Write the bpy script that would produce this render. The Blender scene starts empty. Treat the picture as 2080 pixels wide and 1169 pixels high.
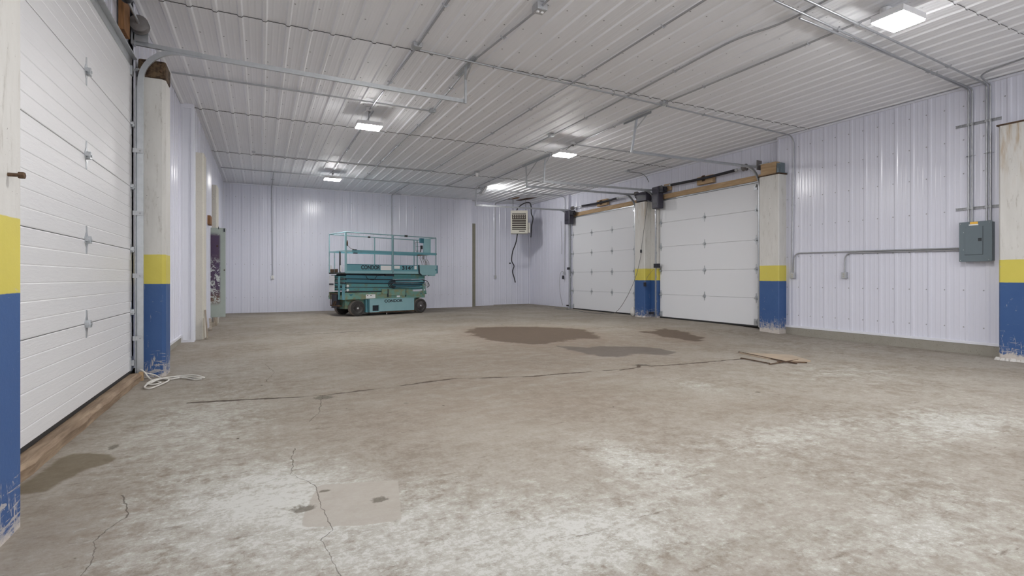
import bpy, math, random
import numpy as np
from mathutils import Vector, Matrix

random.seed(7)
C = bpy.context.scene.collection
PI = math.pi

# ------------------------------------------------------------------ camera
cam_d = bpy.data.cameras.new('camera')
cam = bpy.data.objects.new('camera', cam_d)
C.objects.link(cam)
cam.location = (0, 0, 1.15)
cam.rotation_euler = (PI/2, 0, -math.atan2(510, 1040))
cam_d.sensor_fit = 'HORIZONTAL'
cam_d.sensor_width = 36.0
cam_d.lens = 36.0*1040/2080
cam_d.shift_y = -(584.5-564)/2080
cam_d.clip_start = 0.05
cam_d.clip_end = 200
bpy.context.scene.camera = cam

# ------------------------------------------------------------------ world, exposure
w = bpy.data.worlds.new('world')
bpy.context.scene.world = w
w.use_nodes = True
bg = w.node_tree.nodes['Background']
bg.inputs[0].default_value = (0.95, 0.97, 1.0, 1)
bg.inputs[1].default_value = 2.3          # overcast sky fill, entering by the opening added behind the camera
vs = bpy.context.scene.view_settings
vs.view_transform = 'Standard'
vs.look = 'None'
vs.gamma = 1
vs.use_curve_mapping = False
vs.exposure = -0.03
LAMP = 225.0                              # emission of each lamp's lens

# ------------------------------------------------------------------ material helpers
class NT:
    def __init__(s, name, rough=.5, metal=0.0, spec=.5):
        s.m = bpy.data.materials.new(name); s.m.use_nodes = True
        s.t = s.m.node_tree; s.t.nodes.clear()
        s.out = s.t.nodes.new('ShaderNodeOutputMaterial')
        s.b = s.t.nodes.new('ShaderNodeBsdfPrincipled')
        s.t.links.new(s.b.outputs[0], s.out.inputs[0])
        s.b.inputs['Roughness'].default_value = rough
        s.b.inputs['Metallic'].default_value = metal
        s.b.inputs['Specular IOR Level'].default_value = spec
        s._o = None
    def n(s, t): return s.t.nodes.new(t)
    def l(s, a, b):
        if isinstance(a, (int, float)): b.default_value = a
        elif isinstance(a, tuple): b.default_value = a if len(a) == 4 or b.type == 'VECTOR' else (*a, 1)
        else: s.t.links.new(a, b)
    def obj(s):
        if s._o is None: s._o = s.n('ShaderNodeTexCoord').outputs['Object']
        return s._o
    def mapping(s, scale=(1, 1, 1), loc=(0, 0, 0), src=None):
        m = s.n('ShaderNodeMapping'); s.l(src or s.obj(), m.inputs[0])
        m.inputs['Scale'].default_value = scale; m.inputs['Location'].default_value = loc
        return m.outputs[0]
    def noise(s, scale, detail=4, rough=.55, vec=None, dist=0, col=False):
        n = s.n('ShaderNodeTexNoise'); s.l(vec or s.obj(), n.inputs['Vector'])
        n.inputs['Scale'].default_value = scale; n.inputs['Detail'].default_value = detail
        n.inputs['Roughness'].default_value = rough; n.inputs['Distortion'].default_value = dist
        return n.outputs['Color' if col else 'Fac']
    def m_(s, op, a, b=0.0, c=0.0, clamp=False):
        n = s.n('ShaderNodeMath'); n.operation = op; n.use_clamp = clamp
        s.l(a, n.inputs[0]); s.l(b, n.inputs[1]); s.l(c, n.inputs[2]); return n.outputs[0]
    def step(s, v, lo, hi):
        n = s.n('ShaderNodeMapRange'); n.interpolation_type = 'SMOOTHSTEP'
        s.l(v, n.inputs[0]); n.inputs[1].default_value = lo; n.inputs[2].default_value = hi
        return n.outputs[0]
    def mix(s, f, a, b, mode='MIX'):
        n = s.n('ShaderNodeMix'); n.data_type = 'RGBA'; n.blend_type = mode
        s.l(f, n.inputs[0]); s.l(a, n.inputs[6]); s.l(b, n.inputs[7]); return n.outputs[2]
    def vm(s, op, a, b=(0, 0, 0)):
        n = s.n('ShaderNodeVectorMath'); n.operation = op
        s.l(a, n.inputs[0])
        if op == 'SCALE': s.l(b, n.inputs['Scale'])
        else: s.l(b, n.inputs[1])
        return n.outputs['Value'] if op in ('DOT_PRODUCT', 'LENGTH') else n.outputs['Vector']
    def sep(s, v):
        n = s.n('ShaderNodeSeparateXYZ'); s.l(v, n.inputs[0]); return n.outputs
    def attr(s, name):
        n = s.n('ShaderNodeAttribute'); n.attribute_name = name; return n.outputs['Fac']
    def bump(s, h, strength=.3, dist=.01):
        n = s.n('ShaderNodeBump'); s.l(h, n.inputs['Height'])
        n.inputs['Strength'].default_value = strength; n.inputs['Distance'].default_value = dist
        s.l(n.outputs[0], s.b.inputs['Normal'])
    def col(s, c): s.l(c, s.b.inputs['Base Color'])
    def rgh(s, c): s.l(c, s.b.inputs['Roughness'])

M = {}
def simple(name, col, rough=.5, metal=0.0, var=.12, scale=6.0, bump=0.0, bscale=40):
    t = NT(name, rough, metal)
    f = t.noise(scale, 5, .6)
    t.col(t.mix(f, tuple(c*(1-var) for c in col), tuple(min(1, c*(1+var)) for c in col)))
    if bump: t.bump(t.noise(bscale, 4), bump, .004)
    M[name] = t.m
    return t.m

def world_z(t): return t.sep(t.n('ShaderNodeNewGeometry').outputs['Position'])[2]

simple('wall_panel', (.69, .70, .79), .22, var=.015, scale=1.2)
simple('ceiling_panel', (.83, .84, .87), .55, var=.03, scale=.9)
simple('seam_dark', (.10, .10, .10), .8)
simple('screw', (.35, .35, .36), .4, .5)
simple('trim_white', (.74, .75, .81), .3, var=.02)
simple('door_white', (.715, .725, .75), .42, var=.015, scale=1.0)
simple('door_line', (.32, .32, .33), .6)
simple('galvanised', (.52, .54, .56), .36, .75, var=.18, scale=14)
simple('conduit', (.42, .43, .45), .38, .7, var=.10, scale=10)
simple('box_metal', (.47, .48, .50), .42, .55, var=.12, scale=20)
simple('black_rubber', (.012, .012, .013), .6)
simple('black_plastic', (.016, .016, .024), .42)
simple('opener_cover', (.045, .042, .062), .45)
simple('dark_hose', (.02, .02, .022), .5)
simple('lamp_housing', (.65, .65, .66), .5)
simple('white_plastic', (.8, .8, .8), .4, var=.02)
simple('yellow_label', (.85, .50, .07), .5, var=.04)
simple('panel_grey', (.135, .172, .195), .42, var=.05, scale=8)
simple('panel_latch', (.03, .035, .04), .4)
simple('rope', (.62, .60, .56), .9, var=.15, scale=60)
simple('heater_beige', (.47, .45, .39), .5, var=.08)
simple('heater_dark', (.035, .025, .02), .7)
simple('cord_grey', (.16, .16, .16), .6)
simple('ink', (.015, .02, .03), .6)
simple('axle_black', (.02, .02, .02), .5)

def wood(name, c1, c2, scale=(2, 2, 26), rough=.75):
    t = NT(name, rough)
    v = t.mapping(scale)
    f = t.noise(3.0, 6, .6, v, .4)
    g = t.noise(1.4, 3)
    a = t.mix(t.step(f, .3, .72), c1, c2)
    t.col(t.mix(t.m_('MULTIPLY', t.step(g, .55, .75), .35), a, tuple(x*.45 for x in c1)))
    t.bump(f, .4, .004); M[name] = t.m
wood('header_wood', (.52, .37, .22), (.36, .235, .12), (8, .8, 12))
wood('orange_wood', (.30, .145, .055), (.17, .08, .03), (12, 12, 1.5))
wood('beam_wood', (.175, .115, .070), (.34, .25, .17), (9, .9, 9))
wood('grey_wood', (.42, .37, .30), (.27, .22, .17), (14, 14, 1.2))
wood('board_wood', (.40, .31, .22), (.33, .27, .21), (1.5, 8, 8))

def rust(name, a, b, rough=.85):
    t = NT(name, rough)
    f = t.noise(22, 8, .7); g = t.noise(6, 4)
    t.col(t.mix(t.step(t.m_('ADD', f, t.m_('MULTIPLY', g, .4)), .55, .85), a, b))
    t.bump(f, .7, .008); M[name] = t.m
rust('rust', (.045, .025, .015), (.12, .07, .038))
rust('rust_cap', (.035, .018, .010), (.13, .085, .045))

# painted concrete pillar: bare / yellow / blue bands, chipped and scuffed
def pillar_mat(name, seed, stain=0.0, chip=1.0, spots=0.0):
    t = NT(name, .55)
    off = (seed*3.1, seed*1.7, seed*.9)
    v = t.mapping((1, 1, 1), off)
    zz = world_z(t)
    wob = t.m_('MULTIPLY', t.m_('SUBTRACT', t.noise(9, 3, .5, v), .5), .014)
    z2 = t.m_('ADD', zz, wob)
    con = t.mix(t.noise(2.2, 6, .6, t.mapping((4, 4, .9), off)), (.52, .51, .48), (.70, .69, .665))
    con = t.mix(t.step(t.noise(7, 8, .75, t.mapping((3, 3, .5), off)), .54, .76), con, (.33, .305, .265))
    con = t.mix(t.step(t.noise(42, 2, .5, v), .73, .78), con, (.2, .18, .16))
    if stain:
        sv = t.noise(2.0, 5, .6, t.mapping((5, 5, .55), off))
        hm = t.m_('MULTIPLY', t.step(sv, .46, .66), t.step(zz, 2.2, 3.3))
        con = t.mix(t.m_('MULTIPLY', hm, stain), con, (.36, .24, .11))
    yel = t.mix(t.noise(3, 4, .6, v), (.55, .47, .075), (.66, .58, .115))
    blu = t.mix(t.noise(2.5, 6, .65, v), (.022, .072, .215), (.045, .110, .275))
    scr = t.noise(5, 9, .7, t.mapping((6, 6, 1.2), off), 1.2)
    scr2 = t.noise(4.0, 8, .7, t.mapping((1.5, 1.5, 9), off), .8)
    nearfl = t.m_('SUBTRACT', 1.0, t.step(zz, .02, .42))
    wear = t.m_('ADD', t.m_('MAXIMUM', t.m_('MULTIPLY', scr, .97), t.m_('MULTIPLY', scr2, .97)), t.m_('MULTIPLY', nearfl, .15*chip))
    wearm = t.step(wear, .635, .68)
    paint = t.mix(t.step(z2, 1.078, 1.084), blu, yel)
    paint = t.mix(t.m_('MULTIPLY', wearm, .75), paint, (.50, .46, .42))
    # bare crumbly foot
    foot = t.m_('ADD', zz, t.m_('MULTIPLY', t.m_('SUBTRACT', t.noise(9, 8, .7, v), .5), .26))
    paint = t.mix(t.m_('SUBTRACT', 1.0, t.step(foot, .015, .04)), paint, t.mix(t.noise(20, 6, .7, v), (.36, .31, .27), (.66, .63, .60)))
    t.col(t.mix(t.step(z2, 1.418, 1.424), paint, con))
    t.bump(t.m_('ADD', t.noise(30, 8, .7, v), t.m_('MULTIPLY', wearm, -.5)), .25, .006)
    M[name] = t.m
pillar_mat('pillar_a', 1.0, 0.25)
pillar_mat('pillar_b', 2.3, 0.0)
pillar_mat('pillar_c', 3.1, 0.0, 1.1)
pillar_mat('pillar_d', 4.7, .45, 1.0)
pillar_mat('pillar_e', 6.2, .8, .8)

def concrete(name, a, b, sc=8):
    t = NT(name, .85)
    f = t.noise(sc, 8, .7); g = t.noise(1.6, 4)
    c = t.mix(t.m_('ADD', t.m_('MULTIPLY', f, .6), t.m_('MULTIPLY', g, .4)), a, b)
    c = t.mix(t.step(t.noise(60, 3), .62, .72), c, tuple(x*.5 for x in a))
    t.col(c); t.bump(f, .5, .01); M[name] = t.m
concrete('curb', (.22, .205, .17), (.37, .35, .31))
concrete('bare_post', (.50, .48, .42), (.64, .61, .55), 5)
concrete('olive_post', (.17, .16, .12), (.30, .285, .235), 5)
concrete('rubble', (.5, .48, .45), (.72, .71, .69), 12)

# teal paint of the lift
def teal(name, a, b, dirt, dc=(.17, .15, .085), amt=.8):
    t = NT(name, .5)
    c = t.mix(t.noise(3, 4), a, b)
    d = t.step(t.noise(4.5, 9, .72), .62-dirt, .80-dirt)
    c = t.mix(t.m_('MULTIPLY', d, amt), c, dc)
    c = t.mix(t.step(t.noise(16, 9, .8, t.mapping((1, 1, 2.5))), .64-dirt*.15, .68-dirt*.15), c, (.045, .05, .045))
    t.col(c); M[name] = t.m
teal('teal_light', (.22, .41, .45), (.30, .50, .53), .00)
teal('teal', (.10, .28, .335), (.15, .36, .41), .02)
teal('teal_deep', (.03, .14, .20), (.05, .20, .25), .04)
teal('teal_dirty', (.11, .27, .23), (.17, .36, .31), .20, (.24, .22, .10))
teal('teal_arm', (.06, .22, .25), (.10, .30, .31), .16, (.13, .17, .09))
teal('teal_rail', (.16, .29, .32), (.24, .37, .40), .08, (.16, .11, .10))
simple('tyre', (.04, .038, .036), .75, var=.3, scale=20)
simple('tyre_tread', (.22, .19, .165), .9, var=.2, scale=30)
simple('rim', (.17, .16, .16), .5, var=.3, scale=20)
simple('chrome', (.7, .7, .7), .25, .9)

# flaking painted metal sheet
def sheet():
    t = NT('flaking_sheet', .5)
    o = t.sep(t.obj())
    green = t.mix(t.noise(4, 5), (.31, .36, .32), (.41, .46, .42))
    n1 = t.noise(3.2, 8, .65, None, .5)
    cx = t.m_('ABSOLUTE', t.m_('SUBTRACT', o[0], -.07))
    ex = t.m_('SUBTRACT', 1.0, t.step(cx, .14, .20))
    ez = t.m_('MULTIPLY', t.step(o[2], .25, .42), t.m_('SUBTRACT', 1.0, t.step(o[2], 1.95, 2.08)))
    e = t.m_('MULTIPLY', ex, ez)
    purple = t.mix(t.noise(6, 5), (.045, .022, .10), (.09, .05, .075))
    brown = t.mix(t.noise(5, 5), (.10, .065, .045), (.19, .10, .06))
    pz = t.m_('ADD', o[2], t.m_('MULTIPLY', n1, .8))
    pr = t.mix(t.step(pz, .75, 1.15), brown, purple)
    c = t.mix(t.m_('MULTIPLY', e, t.step(n1, .33, .43)), green, pr)
    fl = t.step(t.noise(9, 8, .7, None, 1.0), .50, .55)
    fz = t.m_('SUBTRACT', 1.0, t.step(o[2], 1.15, 1.55))
    c = t.mix(t.m_('MULTIPLY', t.m_('MULTIPLY', fl, fz), e), c, (.55, .58, .56))
    t.col(c); M['flaking_sheet'] = t.m
sheet()

def emit(name, col, s):
    m = bpy.data.materials.new(name); m.use_nodes = True; t = m.node_tree; t.nodes.clear()
    e = t.nodes.new('ShaderNodeEmission'); o = t.nodes.new('ShaderNodeOutputMaterial')
    e.inputs[0].default_value = (*col, 1); e.inputs[1].default_value = s
    t.links.new(e.outputs[0], o.inputs[0]); M[name] = m
emit('lamp_lens', (1.0, .985, .97), LAMP)

# ------------------------------------------------------------------ mesh helpers
class MB:
    def __init__(s): s.v = []; s.f = []; s.mi = []; s.sm = []
    def add(s, vs, fs, mi=0, smooth=False):
        o = len(s.v); s.v += [tuple(p) for p in vs]
        for f in fs: s.f.append([i+o for i in f]); s.mi.append(mi); s.sm.append(smooth)
        return s
    def box(s, x0, y0, z0, x1, y1, z1, mi=0):
        if x0 > x1: x0, x1 = x1, x0
        if y0 > y1: y0, y1 = y1, y0
        if z0 > z1: z0, z1 = z1, z0
        v = [(x0,y0,z0),(x1,y0,z0),(x1,y1,z0),(x0,y1,z0),(x0,y0,z1),(x1,y0,z1),(x1,y1,z1),(x0,y1,z1)]
        return s.add(v, [(0,3,2,1),(4,5,6,7),(0,1,5,4),(1,2,6,5),(2,3,7,6),(3,0,4,7)], mi)
    def bar(s, a, b, w, h, up=(0, 0, 1), mi=0):
        a = Vector(a); b = Vector(b); d = (b-a).normalized(); up = Vector(up)
        if abs(d.dot(up)) > .98: up = Vector((0, 1, 0))
        r = d.cross(up).normalized(); u = r.cross(d)
        v = [p+r*sx*w/2+u*sz*h/2 for p in (a, b) for sx, sz in ((-1,-1),(1,-1),(1,1),(-1,1))]
        return s.add(v, [(0,1,2,3),(7,6,5,4),(0,4,5,1),(1,5,6,2),(2,6,7,3),(3,7,4,0)], mi)
    def prism(s, pts, axis, a, b, mi=0):
        """closed polygon pts (2D) extruded along axis from a to b"""
        def mk(p, t):
            return {'x': (t, p[0], p[1]), 'y': (p[0], t, p[1]), 'z': (p[0], p[1], t)}[axis]
        n = len(pts); v = [mk(p, a) for p in pts]+[mk(p, b) for p in pts]
        f = [tuple(range(n)), tuple(range(2*n-1, n-1, -1))]
        f += [(i, i+n, (i+1) % n+n, (i+1) % n) for i in range(n)]
        return s.add(v, f, mi)
    def tube(s, pts, r, n=8, mi=0, caps=True):
        P = [Vector(p) for p in pts]; rr = r if isinstance(r, (list, tuple)) else [r]*len(P)
        vs = []; fs = []
        t0 = (P[1]-P[0]).normalized(); ref = Vector((0, 0, 1)) if abs(t0.z) < .9 else Vector((0, 1, 0))
        u = t0.cross(ref).normalized()
        for i, p in enumerate(P):
            t = (P[min(i+1, len(P)-1)]-P[max(i-1, 0)]).normalized()
            u = (u-t*u.dot(t)).normalized(); q = t.cross(u)
            for k in range(n):
                a = 2*PI*k/n; vs.append(p+(u*math.cos(a)+q*math.sin(a))*rr[i])
        for i in range(len(P)-1):
            for k in range(n):
                fs.append((i*n+k, i*n+(k+1) % n, (i+1)*n+(k+1) % n, (i+1)*n+k))
        s.add(vs, fs, mi, True)
        if caps: s.add(vs[:n], [tuple(range(n-1, -1, -1))], mi); s.add(vs[-n:], [tuple(range(n))], mi)
        return s
    def lathe(s, prof, c, axis='z', n=24, mi=0, smooth=True):
        """prof: (radius, height) list"""
        vs = []; fs = []
        for r, h in prof:
            for k in range(n):
                a = 2*PI*k/n; x, y = r*math.cos(a), r*math.sin(a)
                p = {'z': (x, y, h), 'y': (x, h, y), 'x': (h, x, y)}[axis]
                vs.append((c[0]+p[0], c[1]+p[1], c[2]+p[2]))
        for i in range(len(prof)-1):
            for k in range(n): fs.append((i*n+k, i*n+(k+1) % n, (i+1)*n+(k+1) % n, (i+1)*n+k))
        s.add(vs, fs, mi, smooth)
        s.add(vs[:n], [tuple(range(n))], mi); s.add(vs[-n:], [tuple(range(n))], mi)
        return s
    def build(s, name, mats, parent=None, origin=None, bevel=0.0):
        me = bpy.data.meshes.new(name)
        if origin is None: origin = tuple(parent.get('_o', (0, 0, 0))) if parent is not None else None
        if origin is None:
            a = np.array(s.v); lo, hi = a.min(0), a.max(0)
            origin = ((lo[0]+hi[0])/2, (lo[1]+hi[1])/2, lo[2])
        v = [(p[0]-origin[0], p[1]-origin[1], p[2]-origin[2]) for p in s.v]
        me.from_pydata(v, [], s.f)
        mats = mats if isinstance(mats, (list, tuple)) else [mats]
        for m in mats: me.materials.append(M[m])
        me.polygons.foreach_set('material_index', s.mi)
        me.polygons.foreach_set('use_smooth', s.sm)
        me.update()
        import bmesh
        bm = bmesh.new(); bm.from_mesh(me); bmesh.ops.recalc_face_normals(bm, faces=bm.faces); bm.to_mesh(me); bm.free()
        o = bpy.data.objects.new(name, me); C.objects.link(o)
        if parent is not None: o.parent = parent
        else: o.location = origin
        if bevel:
            b = o.modifiers.new('bevel', 'BEVEL'); b.width = bevel; b.segments = 2; b.limit_method = 'ANGLE'
        return o

def tag(o, label=None, cat=None, group=None, kind=None):
    if label: o['label'] = label
    if cat: o['category'] = cat
    if group: o['group'] = group
    if kind: o['kind'] = kind
    return o
def thing(name, loc, label=None, cat=None, group=None, kind=None):
    o = bpy.data.objects.new(name, None); C.objects.link(o); o.location = loc; o['_o'] = loc
    o.empty_display_size = .1
    return tag(o, label, cat, group, kind)
def struct(o): o['kind'] = 'structure'; return o
def inst(src, parent, loc, rot=(0, 0, 0)):
    """copy of a part (shared mesh) and its sub-parts; loc in world"""
    c = src.copy(); C.objects.link(c); c.parent = parent
    q = parent.get('_o', (0, 0, 0)) if parent is not None else (0, 0, 0)
    c.location = (loc[0]-q[0], loc[1]-q[1], loc[2]-q[2]); c.rotation_euler = rot
    for ch in src.children:
        d = ch.copy(); C.objects.link(d); d.parent = c
    return c

def fillet(pts, r, n=6):
    P = [Vector(p) for p in pts]; out = [P[0]]
    for i in range(1, len(P)-1):
        a, b, c = P[i-1], P[i], P[i+1]
        d1 = (a-b); d2 = (c-b); rr = min(r, d1.length*.49, d2.length*.49)
        p0 = b+d1.normalized()*rr; p2 = b+d2.normalized()*rr
        for k in range(n+1):
            t = k/n; out.append(p0*(1-t)**2+b*2*t*(1-t)+p2*t*t)
    out.append(P[-1]); return out
def smooth_path(pts, n=8):
    P = [Vector(p) for p in pts]; P = [P[0]*2-P[1]]+P+[P[-1]*2-P[-2]]; out = []
    for i in range(1, len(P)-2):
        for k in range(n):
            t = k/n; a, b, c, d = P[i-1], P[i], P[i+1], P[i+2]
            out.append(.5*((2*b)+(c-a)*t+(2*a-5*b+4*c-d)*t*t+(3*b-a-3*c+d)*t**3))
    out.append(P[-2]); return out

def ss(a, b, x):
    t = np.clip((np.asarray(x, float)-a)/(b-a), 0, 1); return t*t*(3-2*t)
def floorz(x, y):
    return -.08*ss(3, 9.5, x)*(1-ss(6.6, 9.2, y)) + .045*ss(7, 10, x)*ss(15, 18.5, y)
def fz(x, y): return float(floorz(x, y))

CEIL = 4.27
XR, XB, XL, XL2 = 10.30, 10.42, -1.29, -1.09       # right wall, recessed door bay, left wall, left wall beyond the jog
YB, YB2 = 18.95, 19.27

# ------------------------------------------------------------------ floor
def poly_sdf(px, py, poly):
    d = np.full(px.shape, 1e9); inside = np.zeros(px.shape, bool); n = len(poly)
    for i in range(n):
        x0, y0 = poly[i]; x1, y1 = poly[(i+1) % n]
        ex, ey = x1-x0, y1-y0; wx, wy = px-x0, py-y0
        t = np.clip((wx*ex+wy*ey)/(ex*ex+ey*ey), 0, 1)
        d = np.minimum(d, np.hypot(wx-ex*t, wy-ey*t))
        c = ((y0 <= py) != (y1 <= py)) & (px < (x1-x0)*(py-y0)/((y1-y0) or 1e-9)+x0)
        inside ^= c
    return np.where(inside, -d, d)

def make_floor():
    xs = np.concatenate([np.arange(-1.60, 3.0, .05), np.arange(3.0, 10.85, .09)])
    ys = np.concatenate([np.arange(-4.2, 1.2, .4), np.arange(1.2, 6.0, .05), np.arange(6.0, 19.65, .10)])
    X, Y = np.meshgrid(xs, ys); nx, ny = len(xs), len(ys)
    pit = np.zeros_like(X)
    for cx, cy, rx, ry, d in ((.19, 2.775, .07, .035, .018), (.555, 2.68, .05, .03, .012)):
        pit += d*np.exp(-(((X-cx)/rx)**2+((Y-cy)/ry)**2))
    Z = floorz(X, Y)-pit
    me = bpy.data.meshes.new('floor')
    v = np.stack([X.ravel(), Y.ravel(), Z.ravel()], 1)
    i = np.arange(nx*ny).reshape(ny, nx)
    f = np.stack([i[:-1, :-1].ravel(), i[:-1, 1:].ravel(), i[1:, 1:].ravel(), i[1:, :-1].ravel()], 1)
    me.from_pydata(v.tolist(), [], f.tolist())
    px, py = X.ravel(), Y.ravel()
    wet = np.minimum.reduce([
        poly_sdf(px, py, [(3.9,10.0),(4.4,11.0),(5.1,10.9),(5.74,10.64),(6.2,10.2),(6.45,9.64),(6.2,8.8),(5.84,8.05),(5.4,8.25),(5.08,8.08),(4.7,7.9),(4.24,7.86),(3.95,8.2),(3.77,8.9)]),
        poly_sdf(px, py, [(7.3,8.6),(8.22,8.9),(8.2,8.2),(7.92,7.41),(7.39,7.21),(7.3,7.9)])])
    blue = poly_sdf(px, py, [(4.48,7.6),(4.84,7.1),(5.3,7.15),(5.77,6.97),(6.0,6.6),(5.94,6.21),(5.56,5.92),(5.25,6.27),(4.9,6.15),(4.48,6.18),(4.5,6.7)])
    wet2 = poly_sdf(px, py, [(-1.2,3.6),(-1.12,4.3),(-.9,4.15),(-.84,4.0),(-.96,3.88),(-1.05,3.6)])
    patch = poly_sdf(px, py, [(.29,3.02),(.69,2.9),(.6,2.42),(.4,2.46),(.17,2.55),(.2,2.74)])
    def g(cx, cy, rx, ry): return np.exp(-(((px-cx)/rx)**2+((py-cy)/ry)**2))
    white = (.85*g(.45, 2.35, .9, .6)+.45*g(3.0, 2.1, 2.2, .9)+.3*g(6.5, 2.8, 2.2, 1.2)+.8*g(.15, 3.1, .45, .5)+.9*g(1.35, 1.85, .65, .35)+.75*g(2.1, 2.6, .22, .5)+.8*g(2.7, 1.2, .9, .4)+.85*g(5.1, 2.1, .8, .35)+.45*g(3.5, 2.5, .9, .25)
             +.9*g(-.45, 4.6, .6, 1.2)+.6*g(-.2, 3.0, .5, .6)+.25*g(.3, 1.9, 1.0, .4)+.45*g(-.3, 7.3, .9, 1.6)+.35*g(8.6, 5.6, 2.0, 1.2)+.7*g(4.2, 4.0, .25, .4)+.3*g(.8, 11.6, 1.2, 1.0)+.35*g(9.3, 17, 1.4, 2.0)+.3*g(6.8, 12.8, 1.6, 1.2)+.5*g(6.6, 4.0, 1.0, .5))
    brown = (.8*g(2.2, 4.6, 1.9, 1.3)+.6*g(-.74, 3.2, .35, .4)+.6*g(2.0, 7.6, 2.0, 1.8)+.5*g(-.75, 2.9, .35, .4)+.75*g(4.5, 6.9, 2.6, 1.6)+.5*g(4.2, 3.2, .8, .35)
             +.5*g(6.6, 7.6, 1.8, 1.2)+.25*g(3.5, 12.5, 4.0, 2.0)+.35*g(-.7, 8.8, .5, .5))
    for n, a in (('wet', wet), ('wet2', wet2), ('bluepatch', blue), ('patch', patch), ('white', white), ('brown', brown)):
        at = me.attributes.new(n, 'FLOAT', 'POINT'); at.data.foreach_set('value', np.ascontiguousarray(a, dtype=np.float32))
    me.polygons.foreach_set('use_smooth', [True]*len(f))
    t = NT('floor_concrete', .85, 0, .12)
    P = t.obj()
    fine = t.noise(34, 8, .78); med = t.noise(7.5, 12, .76); big = t.noise(.9, 6, .6); streak = t.noise(2.8, 12, .77, t.mapping((1.0, 1.9, 1)))
    c = t.mix(t.step(med, .34, .66), (.262, .222, .182), (.375, .335, .290))
    c = t.mix(t.m_('MULTIPLY', t.step(big, .38, .66), .6), c, (.43, .395, .35))
    c = t.mix(t.m_('MULTIPLY', t.step(fine, .5, .72), .40), c, (.56, .53, .47))
    c = t.mix(t.m_('MULTIPLY', t.step(fine, .5, .30), .45), c, (.19, .155, .125))
    c = t.mix(t.m_('MULTIPLY', t.m_('MULTIPLY', t.attr('brown'), t.step(streak, .30, .62)), .85, clamp=True), c, (.272, .218, .170))
    # worn remains of white paint
    film = t.m_('MULTIPLY', t.attr('white'), t.step(t.m_('ADD', t.m_('MULTIPLY', med, .6), t.m_('MULTIPLY', fine, .4)), .36, .58))
    c = t.mix(t.m_('MULTIPLY', film, .45, clamp=True), c, (.50, .485, .445))
    wm = t.m_('ADD', t.m_('MULTIPLY', t.attr('white'), .25), t.m_('ADD', t.m_('MULTIPLY', streak, .45), t.m_('MULTIPLY', med, .55)))
    wm = t.m_('ADD', wm, t.m_('MULTIPLY', t.m_('SUBTRACT', t.noise(17, 10, .88, t.mapping((1, 1.3, 1))), .5), 1.0))
    wmask = t.step(wm, .63, .78)
    c = t.mix(t.m_('MULTIPLY', wmask, .62), c, (.53, .52, .475))
    wm2 = t.m_('ADD', wm, t.m_('MULTIPLY', t.m_('SUBTRACT', fine, .5), .8))
    c = t.mix(t.m_('MULTIPLY', t.step(wm2, .79, .86), .8), c, (.62, .615, .585))
    # dark specks and grime streaks
    gr = t.noise(4.2, 13, .82, t.mapping((.8, 3.2, 1), (5, 3, 0)))
    c = t.mix(t.m_('MULTIPLY', t.step(gr, .56, .66), .72), c, (.155, .122, .094))
    g2 = t.noise(1.3, 9, .72, t.mapping((1, 1.7, 1), (2, 8, 0)))
    c = t.mix(t.m_('MULTIPLY', t.step(g2, .54, .72), .5), c, (.23, .185, .145))
    c = t.mix(t.m_('MULTIPLY', t.step(t.noise(90, 3, .7), .62, .72), .35), c, (.16, .13, .11))
    c = t.mix(t.step(t.noise(7.5, 2, .4, t.mapping((1, 1, 1), (9, 1, 0))), .765, .785), c, (.09, .075, .06))
    # oil stains with their own outlines
    ed = t.m_('MULTIPLY', t.m_('SUBTRACT', t.noise(2.6, 8, .65), .55), .8)
    ws = t.m_('SUBTRACT', 1.0, t.step(t.m_('ADD', t.attr('wet'), ed), -.10, .03))
    c = t.mix(t.m_('MULTIPLY', ws, .95), c, t.mix(med, (.055, .040, .031), (.125, .096, .074)))
    halo = t.m_('SUBTRACT', 1.0, t.step(t.m_('ADD', t.attr('wet'), ed), -.1, .75))
    c = t.mix(t.m_('MULTIPLY', halo, .30), c, (.27, .20, .15))
    bs = t.m_('SUBTRACT', 1.0, t.step(t.m_('ADD', t.attr('bluepatch'), t.m_('MULTIPLY', ed, .6)), -.05, .03))
    c = t.mix(t.m_('MULTIPLY', bs, .75), c, (.145, .124, .112))
    w2 = t.m_('SUBTRACT', 1.0, t.step(t.m_('ADD', t.attr('wet2'), t.m_('MULTIPLY', ed, .25)), -.02, .02))
    c = t.mix(t.m_('MULTIPLY', w2, .8), c, t.mix(med, (.13, .10, .06), (.21, .175, .12)))
    pm = t.m_('SUBTRACT', 1.0, t.step(t.m_('ADD', t.attr('patch'), t.m_('MULTIPLY', ed, .05)), -.004, .006))
    c = t.mix(t.m_('MULTIPLY', pm, .9), c, t.mix(med, (.40, .36, .315), (.49, .455, .41)))
    for (cx, cy, rx, ry) in ((.19, 2.76, .062, .05), (.555, 2.70, .045, .035), (-.9, 4.32, .03, .06), (.31, 2.93, .03, .02), (4.55, 5.36, .14, .09), (.54, 5.22, .10, .09)):
        q = t.vm('MULTIPLY', t.vm('SUBTRACT', P, (cx, cy, 0)), (1/rx, 1/ry, 0))
        dd = t.m_('ADD', t.vm('LENGTH', q), t.m_('MULTIPLY', t.m_('SUBTRACT', t.noise(30, 5, .6), .5), 1.6))
        c = t.mix(t.m_('MULTIPLY', t.m_('SUBTRACT', 1.0, t.step(dd, .6, 1.1)), .85), c, t.mix(fine, (.05, .045, .035), (.28, .25, .21)))
    # joints and cracks: distance to jittered segments
    jit = t.vm('MULTIPLY', t.vm('SUBTRACT', t.noise(6, 4, .55, None, 0, True), (.5, .5, .5)), (.075, .075, 0))
    Pj = t.vm('MULTIPLY', t.vm('ADD', P, jit), (1, 1, 0))
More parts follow.
